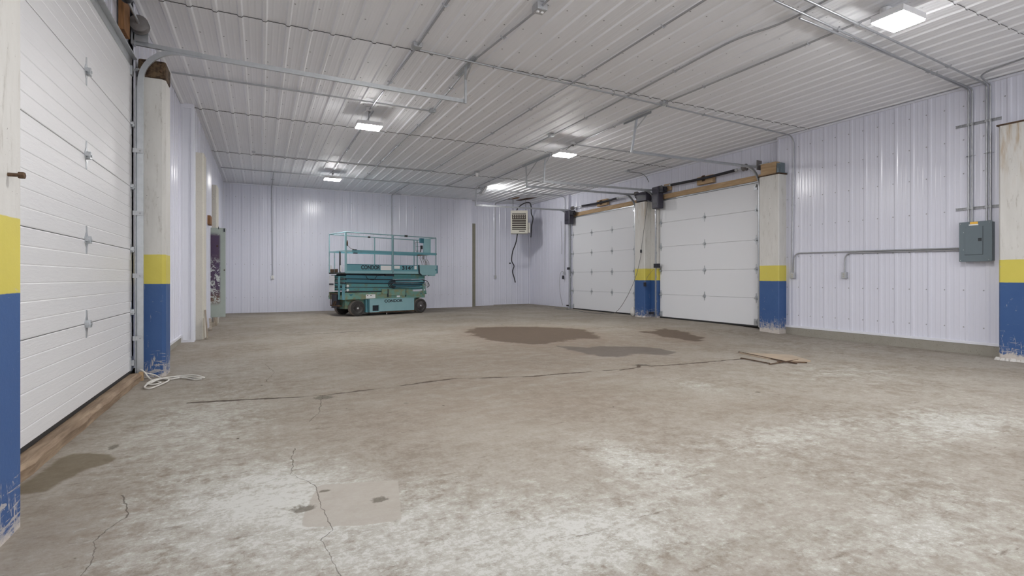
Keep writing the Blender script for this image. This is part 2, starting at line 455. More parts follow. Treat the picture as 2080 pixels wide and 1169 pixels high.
    def seg(a, b):
        ba = (b[0]-a[0], b[1]-a[1], 0.0); L2 = ba[0]**2+ba[1]**2
        pa = t.vm('SUBTRACT', Pj, (a[0], a[1], 0.0))
        h = t.m_('DIVIDE', t.vm('DOT_PRODUCT', pa, ba), L2, clamp=True)
        return t.vm('LENGTH', t.vm('SUBTRACT', pa, t.vm('SCALE', ba, h)))
    def lines(polys):
        d = None
        for poly in polys:
            for a, b in zip(poly, poly[1:]):
                q = seg(a, b); d = q if d is None else t.m_('MINIMUM', d, q)
        return d
    brk = t.noise(1.7, 5, .6)
    joint = lines([[(-.6, 5.55), (.54, 5.31), (2.0, 5.55), (2.8, 5.27), (4.3, 5.2), (4.5, 5.36), (4.75, 5.22), (6.4, 5.27)],
                   [(-1.0, 11.25), (.3, 11.1), (2.2, 11.4)], [(-.9, 14.7), (5.8, 14.7)]])
    jw = t.m_('MULTIPLY', t.step(brk, .42, .66), .032)
    jm = t.m_('MULTIPLY', t.step(brk, .40, .46), t.m_('SUBTRACT', 1.0, t.step(t.m_('SUBTRACT', joint, jw), -.006, .008)))
    c = t.mix(t.m_('MULTIPLY', jm, .85), c, (.075, .055, .042))
    crack = lines([[(.2, 3.75), (.16, 3.27), (.27, 3.03), (.27, 2.67), (.29, 2.46), (.23, 2.39), (.29, 2.0)],
                   [(.16, 3.27), (.0, 3.2)], [(-.66, 3.35), (-.59, 3.15), (-.585, 3.03), (-.66, 2.81), (-.62, 2.6), (-.63, 2.3)],
                   [(.05, 7.6), (.15, 6.9), (.05, 6.3)], [(.54, 5.31), (.45, 4.7), (.36, 4.4)], [(7.0, 4.3), (7.0, 3.5), (6.72, 2.7)]])
    wide = lines([[(4.05, 5.16), (4.40, 5.24), (4.52, 5.38), (4.62, 5.24), (5.3, 5.22), (6.38, 5.29)], [(2.75, 5.28), (3.5, 5.24)]])
    wmk = t.m_('SUBTRACT', 1.0, t.step(t.m_('ADD', wide, t.m_('MULTIPLY', t.m_('SUBTRACT', med, .5), .05)), .014, .026))
    c = t.mix(t.m_('MULTIPLY', wmk, .9), c, t.mix(fine, (.05, .038, .03), (.13, .095, .07)))
    cw = t.m_('MULTIPLY', t.step(brk, .38, .75), .0055)
    cm = t.m_('SUBTRACT', 1.0, t.step(t.m_('SUBTRACT', crack, cw), -.001, .003))
    c = t.mix(t.m_('MULTIPLY', cm, .7), c, (.09, .07, .055))
    c = t.mix(1.0, c, (.83, .835, .83), 'MULTIPLY')
    t.col(c)
    h = t.m_('ADD', t.m_('MULTIPLY', fine, .35), t.m_('ADD', t.m_('MULTIPLY', med, .5), t.m_('MULTIPLY', t.m_('ADD', jm, cm), -1.2)))
    t.bump(h, .35, .012)
    t.rgh(t.m_('SUBTRACT', .87, t.m_('MULTIPLY', ws, .10)))
    me.materials.append(t.m); me.update()
    o = bpy.data.objects.new('floor', me); C.objects.link(o); struct(o)
make_floor()

# ------------------------------------------------------------------ corrugated panels
PITCH = .26
def profile(u0, u1, phase=0.0, ribh=.009):
    """(u, d) of the sheet: major ribs every PITCH, two minor beads between"""
    pts = [(u0, 0.0)]
    k = math.floor((u0-phase)/PITCH)
    while True:
        c = phase+k*PITCH
        if c > u1+PITCH: break
        for du, d in ((-.034, 0), (-.017, ribh), (.017, ribh), (.034, 0), (.078, 0), (.088, .0022), (.098, .0022), (.108, 0), (.152, 0), (.162, .0022), (.172, .0022), (.182, 0)):
            u = c+du
            if u0+.002 < u < u1-.002: pts.append((u, d))
        k += 1
    pts.append((u1, 0.0)); return pts
def sheet_panel(mb, prof, w0, w1, fn, thick=.004, edge=True):
    """extrude the profile from w0 to w1; fn(u, w, d) -> xyz; d is the distance into the room"""
    n = len(prof)
    v = [fn(u, w0, d) for u, d in prof]+[fn(u, w1, d) for u, d in prof]
    mb.add(v, [(i, i+1, n+i+1, n+i) for i in range(n-1)], 0)
    if edge:   # cut edge facing the camera side, coloured dark for the lap gap's shade
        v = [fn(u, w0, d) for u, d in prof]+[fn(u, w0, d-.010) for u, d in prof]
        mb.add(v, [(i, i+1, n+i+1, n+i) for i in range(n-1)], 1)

# ceiling: four courses of sheets, lapped at the seams
mb = MB()
seams = [-4.2, 3.0, 6.87, 10.95, 14.45, 19.6]
for i in range(5):
    pr = profile(-1.5, 10.62, -1.0, .018)
    off = (0, .004, .008, .012, .016)[i]
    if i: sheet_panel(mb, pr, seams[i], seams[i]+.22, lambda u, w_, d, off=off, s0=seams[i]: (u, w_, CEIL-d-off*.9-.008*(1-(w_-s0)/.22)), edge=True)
    sheet_panel(mb, pr, seams[i]+(.22 if i else 0), seams[i+1]+.05, lambda u, w_, d, off=off: (u, w_, CEIL-d-off*.9), edge=False)
rows = [-3.6+.62*i for i in range(37)]
for y in rows:
    k = 0
    while -1.0+k*PITCH < 10.3:
        x = -1.0+k*PITCH+.05; k += 1
        zc = CEIL-.016*sum(1 for s_ in seams[1:-1] if y > s_)/4-.001
        r = .0075; n = 6
        v = [(x+r*math.cos(2*PI*a/n), y+r*math.sin(2*PI*a/n), zc-.0035) for a in range(n)]+[(x+r*1.4*math.cos(2*PI*a/n), y+r*1.4*math.sin(2*PI*a/n), zc) for a in range(n)]
        mb.add(v, [tuple(range(n))]+[(a, (a+1) % n, n+(a+1) % n, n+a) for a in range(n)], 2)
mb.box(-1.6, -4.4, CEIL+.1, 10.85, 19.6, CEIL+.2, 1)  # unseen roof slab, added to keep outside light from leaking in
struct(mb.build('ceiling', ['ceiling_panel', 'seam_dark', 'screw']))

# walls
def wall_screws(mb, us, zs, fn):
    for u in us:
        for z_ in zs:
            r = .008; n = 6
            v = [fn(u+r*math.cos(2*PI*a/n), z_+r*math.sin(2*PI*a/n), .005) for a in range(n)]+[fn(u+r*1.4*math.cos(2*PI*a/n), z_+r*1.4*math.sin(2*PI*a/n), .0) for a in range(n)]
            mb.add(v, [tuple(range(n))]+[(a, (a+1) % n, n+(a+1) % n, n+a) for a in range(n)], 2)
WM = ['wall_panel', 'seam_dark', 'screw']
mb = MB()    # back wall, left part, jog, right part
fb = lambda u, w_, d: (u, YB-d, w_)
sheet_panel(mb, profile(XL2, 7.52, -1.07), .0, CEIL, fb, edge=False)
wall_screws(mb, [-1.0+k*PITCH for k in range(33)], [.5, 1.6, 2.7, 3.8], fb)
mb.box(-1.6, 19.5, -.3, 10.9, 19.6, CEIL+.2); struct(mb.build('wall_back', WM)); mb = MB()  # the box is an unseen slab added behind the sheets against light leaks
fb2 = lambda u, w_, d: (u, YB2-d, w_)
sheet_panel(mb, profile(7.52, XR, 7.6), .0, CEIL, fb2, edge=False)
mb.box(7.49, YB-.015, 0, 7.53, YB2, CEIL)
struct(mb.build('wall_back', WM))
mb = MB()    # right wall with the recessed door bay
fr = lambda u, w_, d: (XR-d, u, w_)
zr = lambda y: .105
sheet_panel(mb, profile(-4.2, 7.60, .05), .105, CEIL, fr, edge=False)
wall_screws(mb, [.10+k*PITCH for k in range(12, 29)], [.35, .95, 1.6, 2.25, 2.85, 3.4, 3.95], fr)
struct(mb.build('wall_right', WM))
mb = MB(); sheet_panel(mb, profile(16.20, YB2, 16.3), .03, CEIL, fr, edge=False); struct(mb.build('wall_right', WM))
mb = MB(); mb.box(10.75, -4.4, -.3, 10.85, 19.6, CEIL+.2); struct(mb.build('wall_right', 'wall_panel'))  # unseen outer slab, added to block light leaking round the right doors
mb = MB()
fbay = lambda u, w_, d: (XB-d, u, w_)
for a, b, z0 in ((7.60, 8.16, -.05), (8.16, 11.40, 3.38), (11.40, 12.50, -.05), (12.50, 16.03, 3.38), (16.03, 16.20, -.05)):
    sheet_panel(mb, profile(a, b, .05), z0, CEIL, fbay, edge=False)
mb.box(XR-.012, 7.565, .1, XB, 7.605, CEIL); mb.box(XR-.012, 16.195, .02, XB, 16.235, CEIL)
struct(mb.build('wall_right', WM))
mb = MB(); mb.box(-1.6, -4.4, -.3, -1.5, 19.6, CEIL+.2); struct(mb.build('wall_left', 'wall_panel'))  # unseen outer slab, added to block light leaking round the left door
mb = MB()    # left wall
fl = lambda u, w_, d: (XL+d, u, w_)
sheet_panel(mb, profile(7.05, 10.80, .1), .13, CEIL, fl, edge=False)
sheet_panel(mb, profile(2.95, 7.05, .1), 3.60, CEIL, lambda u, w_, d: (XL-.045+d, u, w_), edge=False)
sheet_panel(mb, profile(-4.2, 2.95, .1), 0, CEIL, fl, edge=False)
struct(mb.build('wall_left', WM)); mb = MB()
fl2 = lambda u, w_, d: (XL2+d, u, w_)
sheet_panel(mb, profile(10.80, YB, .1), .0, CEIL, fl2, edge=False)
struct(mb.build('wall_left', WM))
mb = MB()    # front wall behind the camera, with a wide doorway added to admit fill light
mb.box(-1.5, -4.3, 0, -.6, -4.2, CEIL); mb.box(9.6, -4.3, 0, 10.62, -4.2, CEIL); mb.box(-.6, -4.3, 3.95, 9.6, -4.2, CEIL)
struct(mb.build('wall_front', 'wall_panel'))

# trims
def trim(name, fn, mat='trim_white', bevel=0.0):
    m = MB(); fn(m); return struct(m.build(name, mat, bevel=bevel))
def t1(m):   # casing box at the jog of the left wall
    m.box(XL-.02, 10.782, .0, XL2+.012, 10.83, CEIL-.001)
    m.box(XL-.02, 10.765, .05, XL+.045, 10.782, CEIL-.09)
    m.box(XL2-.035, 10.765, .05, XL2+.018, 10.782, CEIL-.09)
    m.box(XL-.02, 10.765, .0, XL2+.018, 10.782, .05)
    m.box(XL-.02, 10.765, CEIL-.09, XL2+.018, 10.782, CEIL-.001)
trim('trim_1', t1)
def t2(m): m.box(XR-.03, 3.75, .085, XR+.02, 7.6, .125); m.box(XR-.03, 3.72, .085, XR+.02, 3.78, 3.43)
trim('trim_2', t2)
trim('trim_3', lambda m: m.box(XR-.035, -4.2, CEIL-.05, XR, 7.6, CEIL-.018))
trim('trim_4', lambda m: m.box(XB-.035, 7.6, CEIL-.06, XB, 16.2, CEIL-.018))
trim('trim_5', lambda m: (m.box(XL2, YB-.03, CEIL-.055, 7.5, YB, CEIL-.03), m.box(7.5, YB2-.03, CEIL-.055, XR, YB2, CEIL-.03)))
trim('trim_6', lambda m: (m.box(XL2, YB-.02, 0, XL2+.03, YB, CEIL), m.box(XR-.03, YB2-.02, 0, XR, YB2, CEIL)))
trim('trim_7', lambda m: (m.box(XL, 7.5, .10, XL+.03, 10.78, .14)))
def t8(m):
    m.box(XR-.022, 16.22, .0, XR, YB2, .045); m.box(8.6, YB2-.02, .0, XR-.03, YB2, .05)
trim('trim_8', t8, 'olive_post')
def crb(m):
    n = 40
    for i in range(n):
        y0 = 3.3+(7.58-3.3)*i/n; y1 = 3.3+(7.58-3.3)*(i+1)/n
        m.box(XR-.022, y0, -.16, XR+.25, y1, .088)
trim('baseboard_right', crb, 'curb')
trim('baseboard_left', lambda m: m.box(XL-.2, 7.5, -.1, XL+.014, 10.79, .11), 'curb')

# ------------------------------------------------------------------ pillars
def pillar(x0, y0, x1, y1, top, mat, label, foot=True, ch=.02):
    m = MB()
    z0 = fz((x0+x1)/2, (y0+y1)/2)-.06
    m.prism([(x0+ch, y0), (x1-ch, y0), (x1, y0+ch), (x1, y1-ch), (x1-ch, y1), (x0+ch, y1), (x0, y1-ch), (x0, y0+ch)], 'z', z0, top)
    o = m.build('concrete_pillar', mat); return tag(o, label, 'pillar')
pillar(-1.34, 2.70, -1.0, 3.15, 4.2, 'pillar_a', 'nearest blue, yellow and white painted pillar at the left edge, with a rusty bolt through it')
pillar(-1.285, 7.15, -1.0, 7.52, 3.46, 'pillar_b', 'blue, yellow and white pillar at the far side of the left garage door, under a rusty cap', ch=.035)
pillar(10.05, 7.40, 10.40, 7.89, 3.40, 'pillar_c', 'scuffed blue, yellow and white pillar between the near right door and the breaker panel wall')
pillar(10.05, 11.71, 10.40, 12.16, 3.38, 'pillar_d', 'blue, yellow and white pillar standing between the two right-hand garage doors, in front of its twin')
pillar(10.28, 11.42, 10.42, 11.71, 3.36, 'pillar_d', 'narrow recessed pillar strip beside the larger pillar between the two right-hand doors', ch=.01)
pillar(9.98, 3.20, 10.32, 3.70, 3.43, 'pillar_e', 'rust-stained blue, yellow and white pillar at the right edge beside the breaker panel')
def post(x0, y0, x1, y1, top, mat, label):
    m = MB(); m.prism([(x0, y0), (x1-.02, y0), (x1, y0+.03), (x1, y1), (x0, y1)], 'z', 0, top)
    return tag(m.build('concrete_post', mat), label, 'post')
post(-1.10, 11.12, -.96, 11.62, 3.48, 'bare_post', 'pale bare concrete post set in the left wall just beyond the white casing')
post(-1.10, 14.62, -.98, 15.2, 3.45, 'bare_post', 'thin bare concrete post in the left wall behind the flaking metal sheet')
post(7.58, 19.12, 7.75, 19.30, 3.33, 'olive_post', 'dark olive bare concrete post standing in the corner of the back wall jog')
# rusty cap on the left pillar
m = MB(); m.box(-1.26, 7.12, 3.462, -.99, 7.45, 3.66)
o = m.build('iron_block', 'rust_cap', bevel=.02)
tag(o, 'dark rusted iron block sitting on top of the pillar beside the left garage door', 'block')
for q in ((-1.2, 3.56), (-1.12, 3.60), (-1.04, 3.54), (-1.06, 3.62)):
    m = MB(); m.lathe([(.001, 7.105), (.014, 7.107), (.016, 7.119), (.016, 7.125)], (q[0], 0, q[1]), 'y', 10)
    m.build('bolt_head', 'rust', o, origin=tuple(o.location))
m = MB(); m.box(10.03, 7.38, 3.402, 10.30, 7.90, 3.425); tag(m.build('rusty_plate', 'rust'), 'thin rusty plate on top of the pillar between near right door and panel wall', 'plate')
m = MB(); m.box(9.96, 3.18, 3.432, 10.28, 3.72, 3.452); tag(m.build('rusty_plate', 'rust'), 'thin rusty plate on top of the stained pillar at the right edge', 'plate')
# bolt through the near pillar
t_ = thing('rusty_bolt', (-1.0, 3.0, 1.60), 'long rusty bolt sticking out of the nearest left pillar', 'bolt')
m = MB(); m.tube([(-1.03, 3.0, 1.605), (-.965, 3.0, 1.605)], .0085, 10)
m.build('shank', 'rust', t_)
m = MB(); m.lathe([(.013, -.965), (.016, -.963), (.016, -.945), (.012, -.942)], (0, 3.0, 1.605), 'x', 6, smooth=False); m.build('bolt_head', 'rust', t_)

# ------------------------------------------------------------------ garage doors
def hinge_mesh(sgn):
    """hinge on a door whose inside faces local -x*sgn ... plate in the yz plane, centred on the section joint"""
    m = MB(); s = sgn
    m.prism([(-.010, -.115), (.010, -.115), (.014, -.06), (.045, -.018), (.045, .018), (.014, .06), (.010, .115), (-.010, .115), (-.014, .06), (-.045, .018), (-.045, -.018), (-.014, -.06)], 'x', 0, s*.006)
    m.tube([(s*.016, -.048, 0), (s*.016, .048, 0)], .013, 10)
    m.prism([(-.028, -.030), (.028, -.030), (.012, .03), (-.012, .03)], 'x', s*.004, s*.034)
    m.tube([(s*.034, 0, -.004), (s*.042, 0, -.004)], .010, 8)
    return m
def end_hinge_mesh(sgn, side):
    m = hinge_mesh(sgn); s = sgn
    m.bar((s*.03, 0, 0), (s*.03, side*.075, 0), .010, .010)
    m.lathe([(.001, -.012), (.024, -.012), (.024, .012), (.001, .012)], (s*.03, side*.075, 0), 'y', 12)
    return m
def garage_door(idx, x, s, y0, y1, zs, zbot, hys, label, groove=0.0, holdends=(True, True)):
    """inside face at x, facing +x if s=1 else -x; sections between the heights zs"""
    d = thing('door_%d' % idx, (x, (y0+y1)/2, zbot), label, None, None, 'structure')
    for i in range(len(zs)-1):
        a, b = zs[i], zs[i+1]
        m = MB()
        if groove:
            pts = [(x-s*.045, a+.003)]; n = max(1, round((b-a)/groove)); g = (b-a-.006)/n
            for k in range(n):
                za = a+.003+g*k; zb = za+g
                pts += [(x-s*.0022, za), (x, za+.006), (x, zb-.006), (x-s*.0022, zb)]
            pts.append((x-s*.045, b-.003))
        else:
            pts = [(x-s*.045, a+.002), (x-s*.003, a+.002), (x, a+.006), (x, b-.006), (x-s*.003, b-.002), (x-s*.045, b-.002)]
        m.prism(pts, 'y', y0, y1)
        m.build('door_section', 'door_white' if not groove else 'door_grain', d)
    m = MB(); m.box(x-s*.04, y0, zs[0]-.005, x-s*.03, y1, zs[-1]); m.build('backing', 'door_line', d)
    m = MB(); m.prism([(x-s*.045, zbot), (x-s*.004, zbot), (x+s*.004, zbot+.012), (x+s*.002, zs[0]+.008), (x-s*.045, zs[0]+.008)], 'y', y0, y1); m.build('weather_seal', 'black_rubber', d)
    hm = None
    for z_ in zs[1:-1]:
        for y in hys:
            if hm is None:
                hm = hinge_mesh(s).build('hinge', 'galvanised', None, origin=(0, 0, 0)); hm.parent = d
                o = hm; q = d['_o']; o.location = (x-q[0], y-q[1], z_-q[2])
            else: inst(hm, d, (x, y, z_))
    for side, ye, on in ((-1, y0+.04, holdends[0]), (1, y1-.04, holdends[1])):
        if not on: continue
        eh = None
        for z_ in list(zs[1:-1]):
            if eh is None:
                eh = end_hinge_mesh(s, side).build('roller_hinge', 'galvanised', None, origin=(0, 0, 0)); eh.parent = d
                q = d['_o']; eh.location = (x-q[0], ye-q[1], z_-q[2])
            else: inst(eh, d, (x, ye, z_))
        m = MB(); m.box(x, ye-side*.05, zs[-1]-.16, x+s*.02, ye+side*.03, zs[-1]-.06); m.bar((x+s*.02, ye, zs[-1]-.1), (x+s*.06, ye+side*.06, zs[-1]-.05), .02, .02); m.build('top_bracket', 'galvanised', d)
        m = MB(); m.box(x, ye-side*.06, zs[0]+.005, x+s*.012, ye+side*.03, zs[0]+.16); m.bar((x+s*.03, ye-side*.02, zs[0]+.1), (x+s*.03, ye+side*.07, zs[0]+.1), .014, .014); m.box(x+s*.01, ye-side*.03, zs[0]+.06, x+s*.035, ye+side*.02, zs[0]+.12); m.build('bottom_bracket', 'galvanised', d)
    return d
t = NT('door_grain', .36)
f_ = t.noise(5, 7, .7, t.mapping((3, 1.2, 9), (0, 0, 0)), .6)
t.col(t.mix(f_, (.70, .70, .715), (.75, .75, .76))); t.bump(f_, .35, .006); M['door_grain'] = t.m
d1 = garage_door(1, -1.30, 1, 2.95, 7.03, [.115, .77, 1.465, 2.165, 2.86, 3.56], .085, [5.36, 3.8], 'white grooved sectional garage door filling the left side of the picture', groove=.116, holdends=(False, True))
m = MB(); m.prism([(-1.30, 3.50), (-1.292, 3.50), (-1.292, 3.585), (-1.245, 3.585), (-1.245, 3.60), (-1.30, 3.60)], 'y', 2.95, 7.0); m.build('top_strut', 'galvanised', d1)
m = MB(); m.box(-1.33, 2.95, 3.60, -1.30, 7.05, 3.63); m.build('top_seal', 'black_rubber', d1)
garage_door(2, 10.36, -1, 8.16, 11.40, [.035, .68, 1.357, 2.037, 2.73, 3.36], .0, [9.75], 'nearer of the two white sectional garage doors in the right wall')
garage_door(3, 10.36, -1, 12.50, 16.02, [.035, .68, 1.357, 2.037, 2.73, 3.36], .0, [13.66, 14.81], 'farther of the two white sectional garage doors in the right wall')
for i, (a, b) in enumerate(((8.05, 11.45), (12.40, 16.1))):
    lab = ('near', 'far')[i]
    m = MB(); m.box(XB-.10, a, 3.40, XB-.015, b, 3.53)
    tag(m.build('wooden_header', 'header_wood'), 'knotty pale timber header above the %s right garage door' % ('nearer' if i == 0 else 'farther'), 'timber')
    m = MB(); m.box(XB-.075, a+.1, 3.365, XB-.04, b-.05, 3.395)
    struct(m.build('trim_%d' % (9+i), 'galvanised'))
m = MB(); m.box(10.33, 7.905, -.02, 10.41, 8.10, 3.40); tag(m.build('door_jamb', 'rust'), 'dark brown steel jamb between the near right door and its pillar', 'jamb')

# ------------------------------------------------------------------ door tracks
def channel(m, path, w=.055, d=.028, th=.004, openy=1):
    """C-section swept along a path in an XZ plane; web on the +-y side"""
    P = [Vector(p) for p in path]; vs = []; fs = []
    prof = [(-w/2, 0), (w/2, 0), (w/2, d), (w/2-th, d), (w/2-th, th), (-w/2+th, th), (-w/2+th, d), (-w/2, d)]
    n = len(prof)
    for i, p in enumerate(P):
        t = (P[min(i+1, len(P)-1)]-P[max(i-1, 0)]).normalized(); nn = Vector((-t.z, 0, t.x))
        for a, b in prof: vs.append(p+nn*a+Vector((0, openy*b, 0)))
    for i in range(len(P)-1):
        for k in range(n): fs.append((i*n+k, i*n+(k+1) % n, (i+1)*n+(k+1) % n, (i+1)*n+k))
    fs.append(tuple(range(n))); fs.append(tuple((len(P)-1)*n+k for k in range(n)))
    m.add(vs, fs)
def arc(cx, cz, r, a0, a1, y, n=12):
    return [(cx+r*math.cos(a0+(a1-a0)*k/n), y, cz+r*math.sin(a0+(a1-a0)*k/n)) for k in range(n+1)]
def track(x, y, s, ztop, xend, r, label, zf=0.0, openy=1, hang=None, mat='galvanised', jamb=True):
    t_ = thing('door_track', (x, y, zf), label, 'track')
    m = MB(); channel(m, [(x, y, zf+.02), (x, y, ztop-r)], openy=openy); m.build('vertical_rail', mat, t_)
    cx = x+s*r
    a0, a1 = (PI, PI/2) if s > 0 else (0, PI/2)
    m = MB(); channel(m, arc(cx, ztop-r, r, a0, a1, y)+[(xend, y, ztop-.03)], openy=openy); m.build('horizontal_rail', mat, t_)
    if jamb:
        m = MB(); m.box(x-s*.045, y+openy*.03, zf, x-s*.012, y+openy*.034, ztop-r-.05)
        m.box(x-s*.045, y-openy*.02, zf, x-s*.041, y+openy*.03, ztop-r-.05); m.build('wall_angle', mat, t_)
        for z_ in (.45, 1.15, 1.85, 2.55):
            m = MB(); m.box(x-s*.07, y-openy*.012, zf+z_, x+s*.028, y-openy*.006, zf+z_+.05); m.lathe([(.001, y-openy*.02), (.008, y-openy*.018), (.009, y-openy*.012)], (x, 0, zf+z_+.025), 'y', 8); m.build('bracket', 'box_metal', t_)
    m = MB(); m.bar((x-s*.05, y, ztop+.02), (x+s*.60, y, ztop+.005), .03, .045); m.build('top_angle', mat, t_)
    return t_
def hanger(parent, a, b, w=.03, mat='galvanised', up=(0, 1, 0)):
    m = MB(); m.bar(a, b, w, .028, up=up); m.build('hanger', mat, parent)
def brace(parent, a, b, mat='galvanised'):
    m = MB(); m.bar(a, b, .022, .012, up=(0, 1, 0)); m.build('brace', mat, parent)
def ceil_angle(parent, x, y0, y1, mat='galvanised', x2=None):
    m = MB(); x2 = x if x2 is None else x2
    m.bar((x, y0, CEIL-.045), (x2, y1, CEIL-.045), .055, .012); m.bar((x+.025, y0, CEIL-.06), (x2+.025, y1, CEIL-.06), .008, .04); m.build('ceiling_angle', mat, parent)

tL = track(-1.215, 7.00, 1, 3.755, 2.68, .40, 'long galvanised track curving up from the left garage door and out across the ceiling', zf=.0, openy=1)
hanger(tL, (2.67, 6.98, CEIL-.05), (2.67, 6.98, 3.68)); ceil_angle(tL, 2.68, 7.36, 6.62); brace(tL, (2.68, 6.72, CEIL-.06), (2.67, 6.98, 4.02))
tN = track(10.27, 8.06, -1, 3.67, 6.58, .45, 'track of the near right garage door on the side of the breaker panel', openy=-1)
hanger(tN, (6.50, 7.80, CEIL-.05), (6.58, 8.05, 3.63), .04); ceil_angle(tN, 6.45, 8.16, 7.36); brace(tN, (6.50, 7.50, CEIL-.06), (6.53, 7.93, 4.0))
tF = track(10.27, 11.46, -1, 3.66, 6.53, .45, 'track of the near right garage door beside the central pillar, with a bright vertical hanger', openy=1)
hanger(tF, (6.53, 11.40, CEIL-.05), (6.53, 11.46, 3.60)); ceil_angle(tF, 6.46, 12.52, 10.98); brace(tF, (6.48, 11.05, CEIL-.06), (6.53, 11.42, 4.03))
tG = track(10.27, 12.40, -1, 3.68, 6.53, .45, 'track of the far right garage door beside the central pillar', openy=-1, mat='galvanised')
hanger(tG, (6.53, 12.44, CEIL-.05), (6.53, 12.40, 3.62)); brace(tG, (6.50, 11.75, CEIL-.06), (6.53, 12.40, 3.92))
tH = track(10.27, 16.08, -1, 3.64, 6.52, .45, 'farthest door track, ending beside the lamp near the back wall', openy=1)
hanger(tH, (6.52, 16.05, CEIL-.05), (6.52, 16.08, 3.58)); brace(tH, (6.95, 16.05, CEIL-.05), (6.55, 16.06, 3.98))

# ------------------------------------------------------------------ torsion springs
def spring(x, y0, y1, z, sy0, sy1, label, mid=None, sag=0.02, sw=.036, woods=()):
    t_ = thing('torsion_spring', (x, (y0+y1)/2, z), label, 'spring')
    m = MB(); m.tube([(x, y0, z), (x, y1, z)], .0135, 10); m.build('shaft', 'galvanised', t_)
    m = MB(); n = int((sy1-sy0)/.012); pts = []; rr = []
    for i in range(n+1):
        y = sy0+(sy1-sy0)*i/n; u = (y-sy0)/(sy1-sy0)
        pts.append((x, y, z-sag*math.sin(PI*u))); rr.append(sw if i % 2 else sw-.005)
    m.tube(pts, rr, 12); m.build('coil', 'black_plastic', t_)
    for y in (sy0, sy1):
        m = MB(); m.lathe([(.016, y-.03), (.034, y-.03), (.042, y), (.034, y+.03), (.016, y+.03)], (x, 0, z), 'y', 14); m.build('spring_cone', 'galvanised', t_)
    if mid:
        m = MB(); m.box(x+.02, mid-.05, z-.09, x+.026, mid+.05, z+.06); m.bar((x+.02, mid, z), (x-.02, mid, z), .06, .07); m.build('centre_bracket', 'rust', t_)
    return t_
def drum(t_, x, y, z, r=.075):
    m = MB(); pr = [(.02, -.05), (r, -.05), (r+.008, -.042)]
    for k in range(6): pr += [(r-.006, -.036+k*.012), (r-.002, -.030+k*.012)]
    pr += [(r+.008, .042), (r, .05), (.02, .05)]
    m.lathe([(a, y+b) for a, b in pr], (x, 0, z), 'y', 22); m.build('cable_drum', 'rim', t_)
sL = spring(-1.20, 3.2, 6.95, 3.93, 3.4, 6.28, 'thick black torsion spring on its shaft above the left garage door', sag=.0, sw=.05)
drum(sL, -1.20, 6.86, 3.93, .085)
m = MB(); m.box(-1.27, 6.93, 3.78, -1.13, 6.95, 4.0); m.box(-1.29, 6.93, 3.74, -1.26, 7.02, 4.0); m.build('end_bracket', 'galvanised', sL)
sN = spring(10.24, 7.80, 11.35, 3.735, 8.66, 10.86, 'black torsion spring and shaft above the nearer right garage door', mid=9.7)
drum(sN, 10.24, 8.42, 3.75); m = MB(); m.box(10.18, 8.04, 3.62, 10.34, 8.055, 3.84); m.build('end_bracket', 'rim', sN)
drum(sN, 10.24, 11.25, 3.72, .06)
sF = spring(10.24, 12.35, 15.9, 3.70, 13.2, 15.25, 'black torsion spring and shaft above the farther right garage door', mid=14.15)
drum(sF, 10.24, 12.3, 3.70, .06); drum(sF, 10.24, 15.85, 3.70, .06)
def wblock(x0, y0, z0, x1, y1, z1, label, mat='header_wood'):
    m = MB(); m.box(x0, y0, z0, x1, y1, z1); tag(m.build('wood_block', mat, bevel=.004), label, 'wood block')
wblock(10.12, 7.52, 3.43, 10.26, 7.90, 3.70, 'pale split wood block standing on top of the pillar beside the near right door')
wblock(10.29, 9.42, 3.58, 10.39, 9.95, 3.78, 'short wood block behind the middle of the nearer right door spring')
wblock(10.29, 13.85, 3.58, 10.39, 14.42, 3.78, 'short wood block behind the middle of the farther right door spring')
wblock(10.29, 10.95, 3.62, 10.39, 11.18, 3.80, 'wood block at the far end of the nearer right door spring, next to the opener')
wblock(-1.32, 6.52, 3.72, -1.27, 6.78, 4.14, 'orange-brown wood plank above the left garage door', 'orange_wood')
m = MB(); m.box(10.14, 7.42, 3.43, 10.28, 7.51, 3.66); m.box(10.12, 7.44, 3.45, 10.14, 7.50, 3.62); m.box(10.08, 7.36, 3.425, 10.3, 7.40, 3.435)
tag(m.build('steel_bracket', 'panel_grey'), 'dark steel bracket with a hook next to the pale wood block on the pillar', 'bracket')

# ------------------------------------------------------------------ door openers
def opener(x0, y0, z0, x1, y1, z1, label, horizontal=False):
    t_ = thing('door_opener', ((x0+x1)/2, (y0+y1)/2, z0), label, 'door opener')
    m = MB(); m.box(x0, y0, z0, x1, y1, z1); m.build('body', 'opener_cover', t_, bevel=.025)
    m = MB()
    if horizontal: m.lathe([(.02, y1-.02), (.075, y1), (.075, y1+.10), (.05, y1+.12)], ((x0+x1)/2, 0, z1-.08), 'y', 18)
    else: m.box(x0+.03, y0-.16, z1-.19, x1-.02, y0+.02, z1-.03); m.lathe([(.02, y0-.22), (.05, y0-.22), (.05, y0-.15)], ((x0+x1)/2, 0, z1-.10), 'y', 14)
    m.build('gearbox', 'black_plastic', t_, bevel=.008)
    m = MB(); m.box(x0-.003, y0+.06, z0+.10, x0+.002, y1-.06, z0+.16); m.build('vent_strip', 'black_plastic', t_)
    return t_
opener(10.08, 15.82, 3.13, 10.28, 16.16, 3.62, 'black wall-mounted door opener at the far end of the farther right door')
opener(10.06, 11.16, 3.12, 10.27, 11.42, 3.74, 'tall black door opener above the central pillar, serving the nearer right door')
opener(10.06, 11.66, 3.40, 10.27, 12.1, 3.68, 'sideways black door opener resting over the central pillar top, serving the farther right door', True)

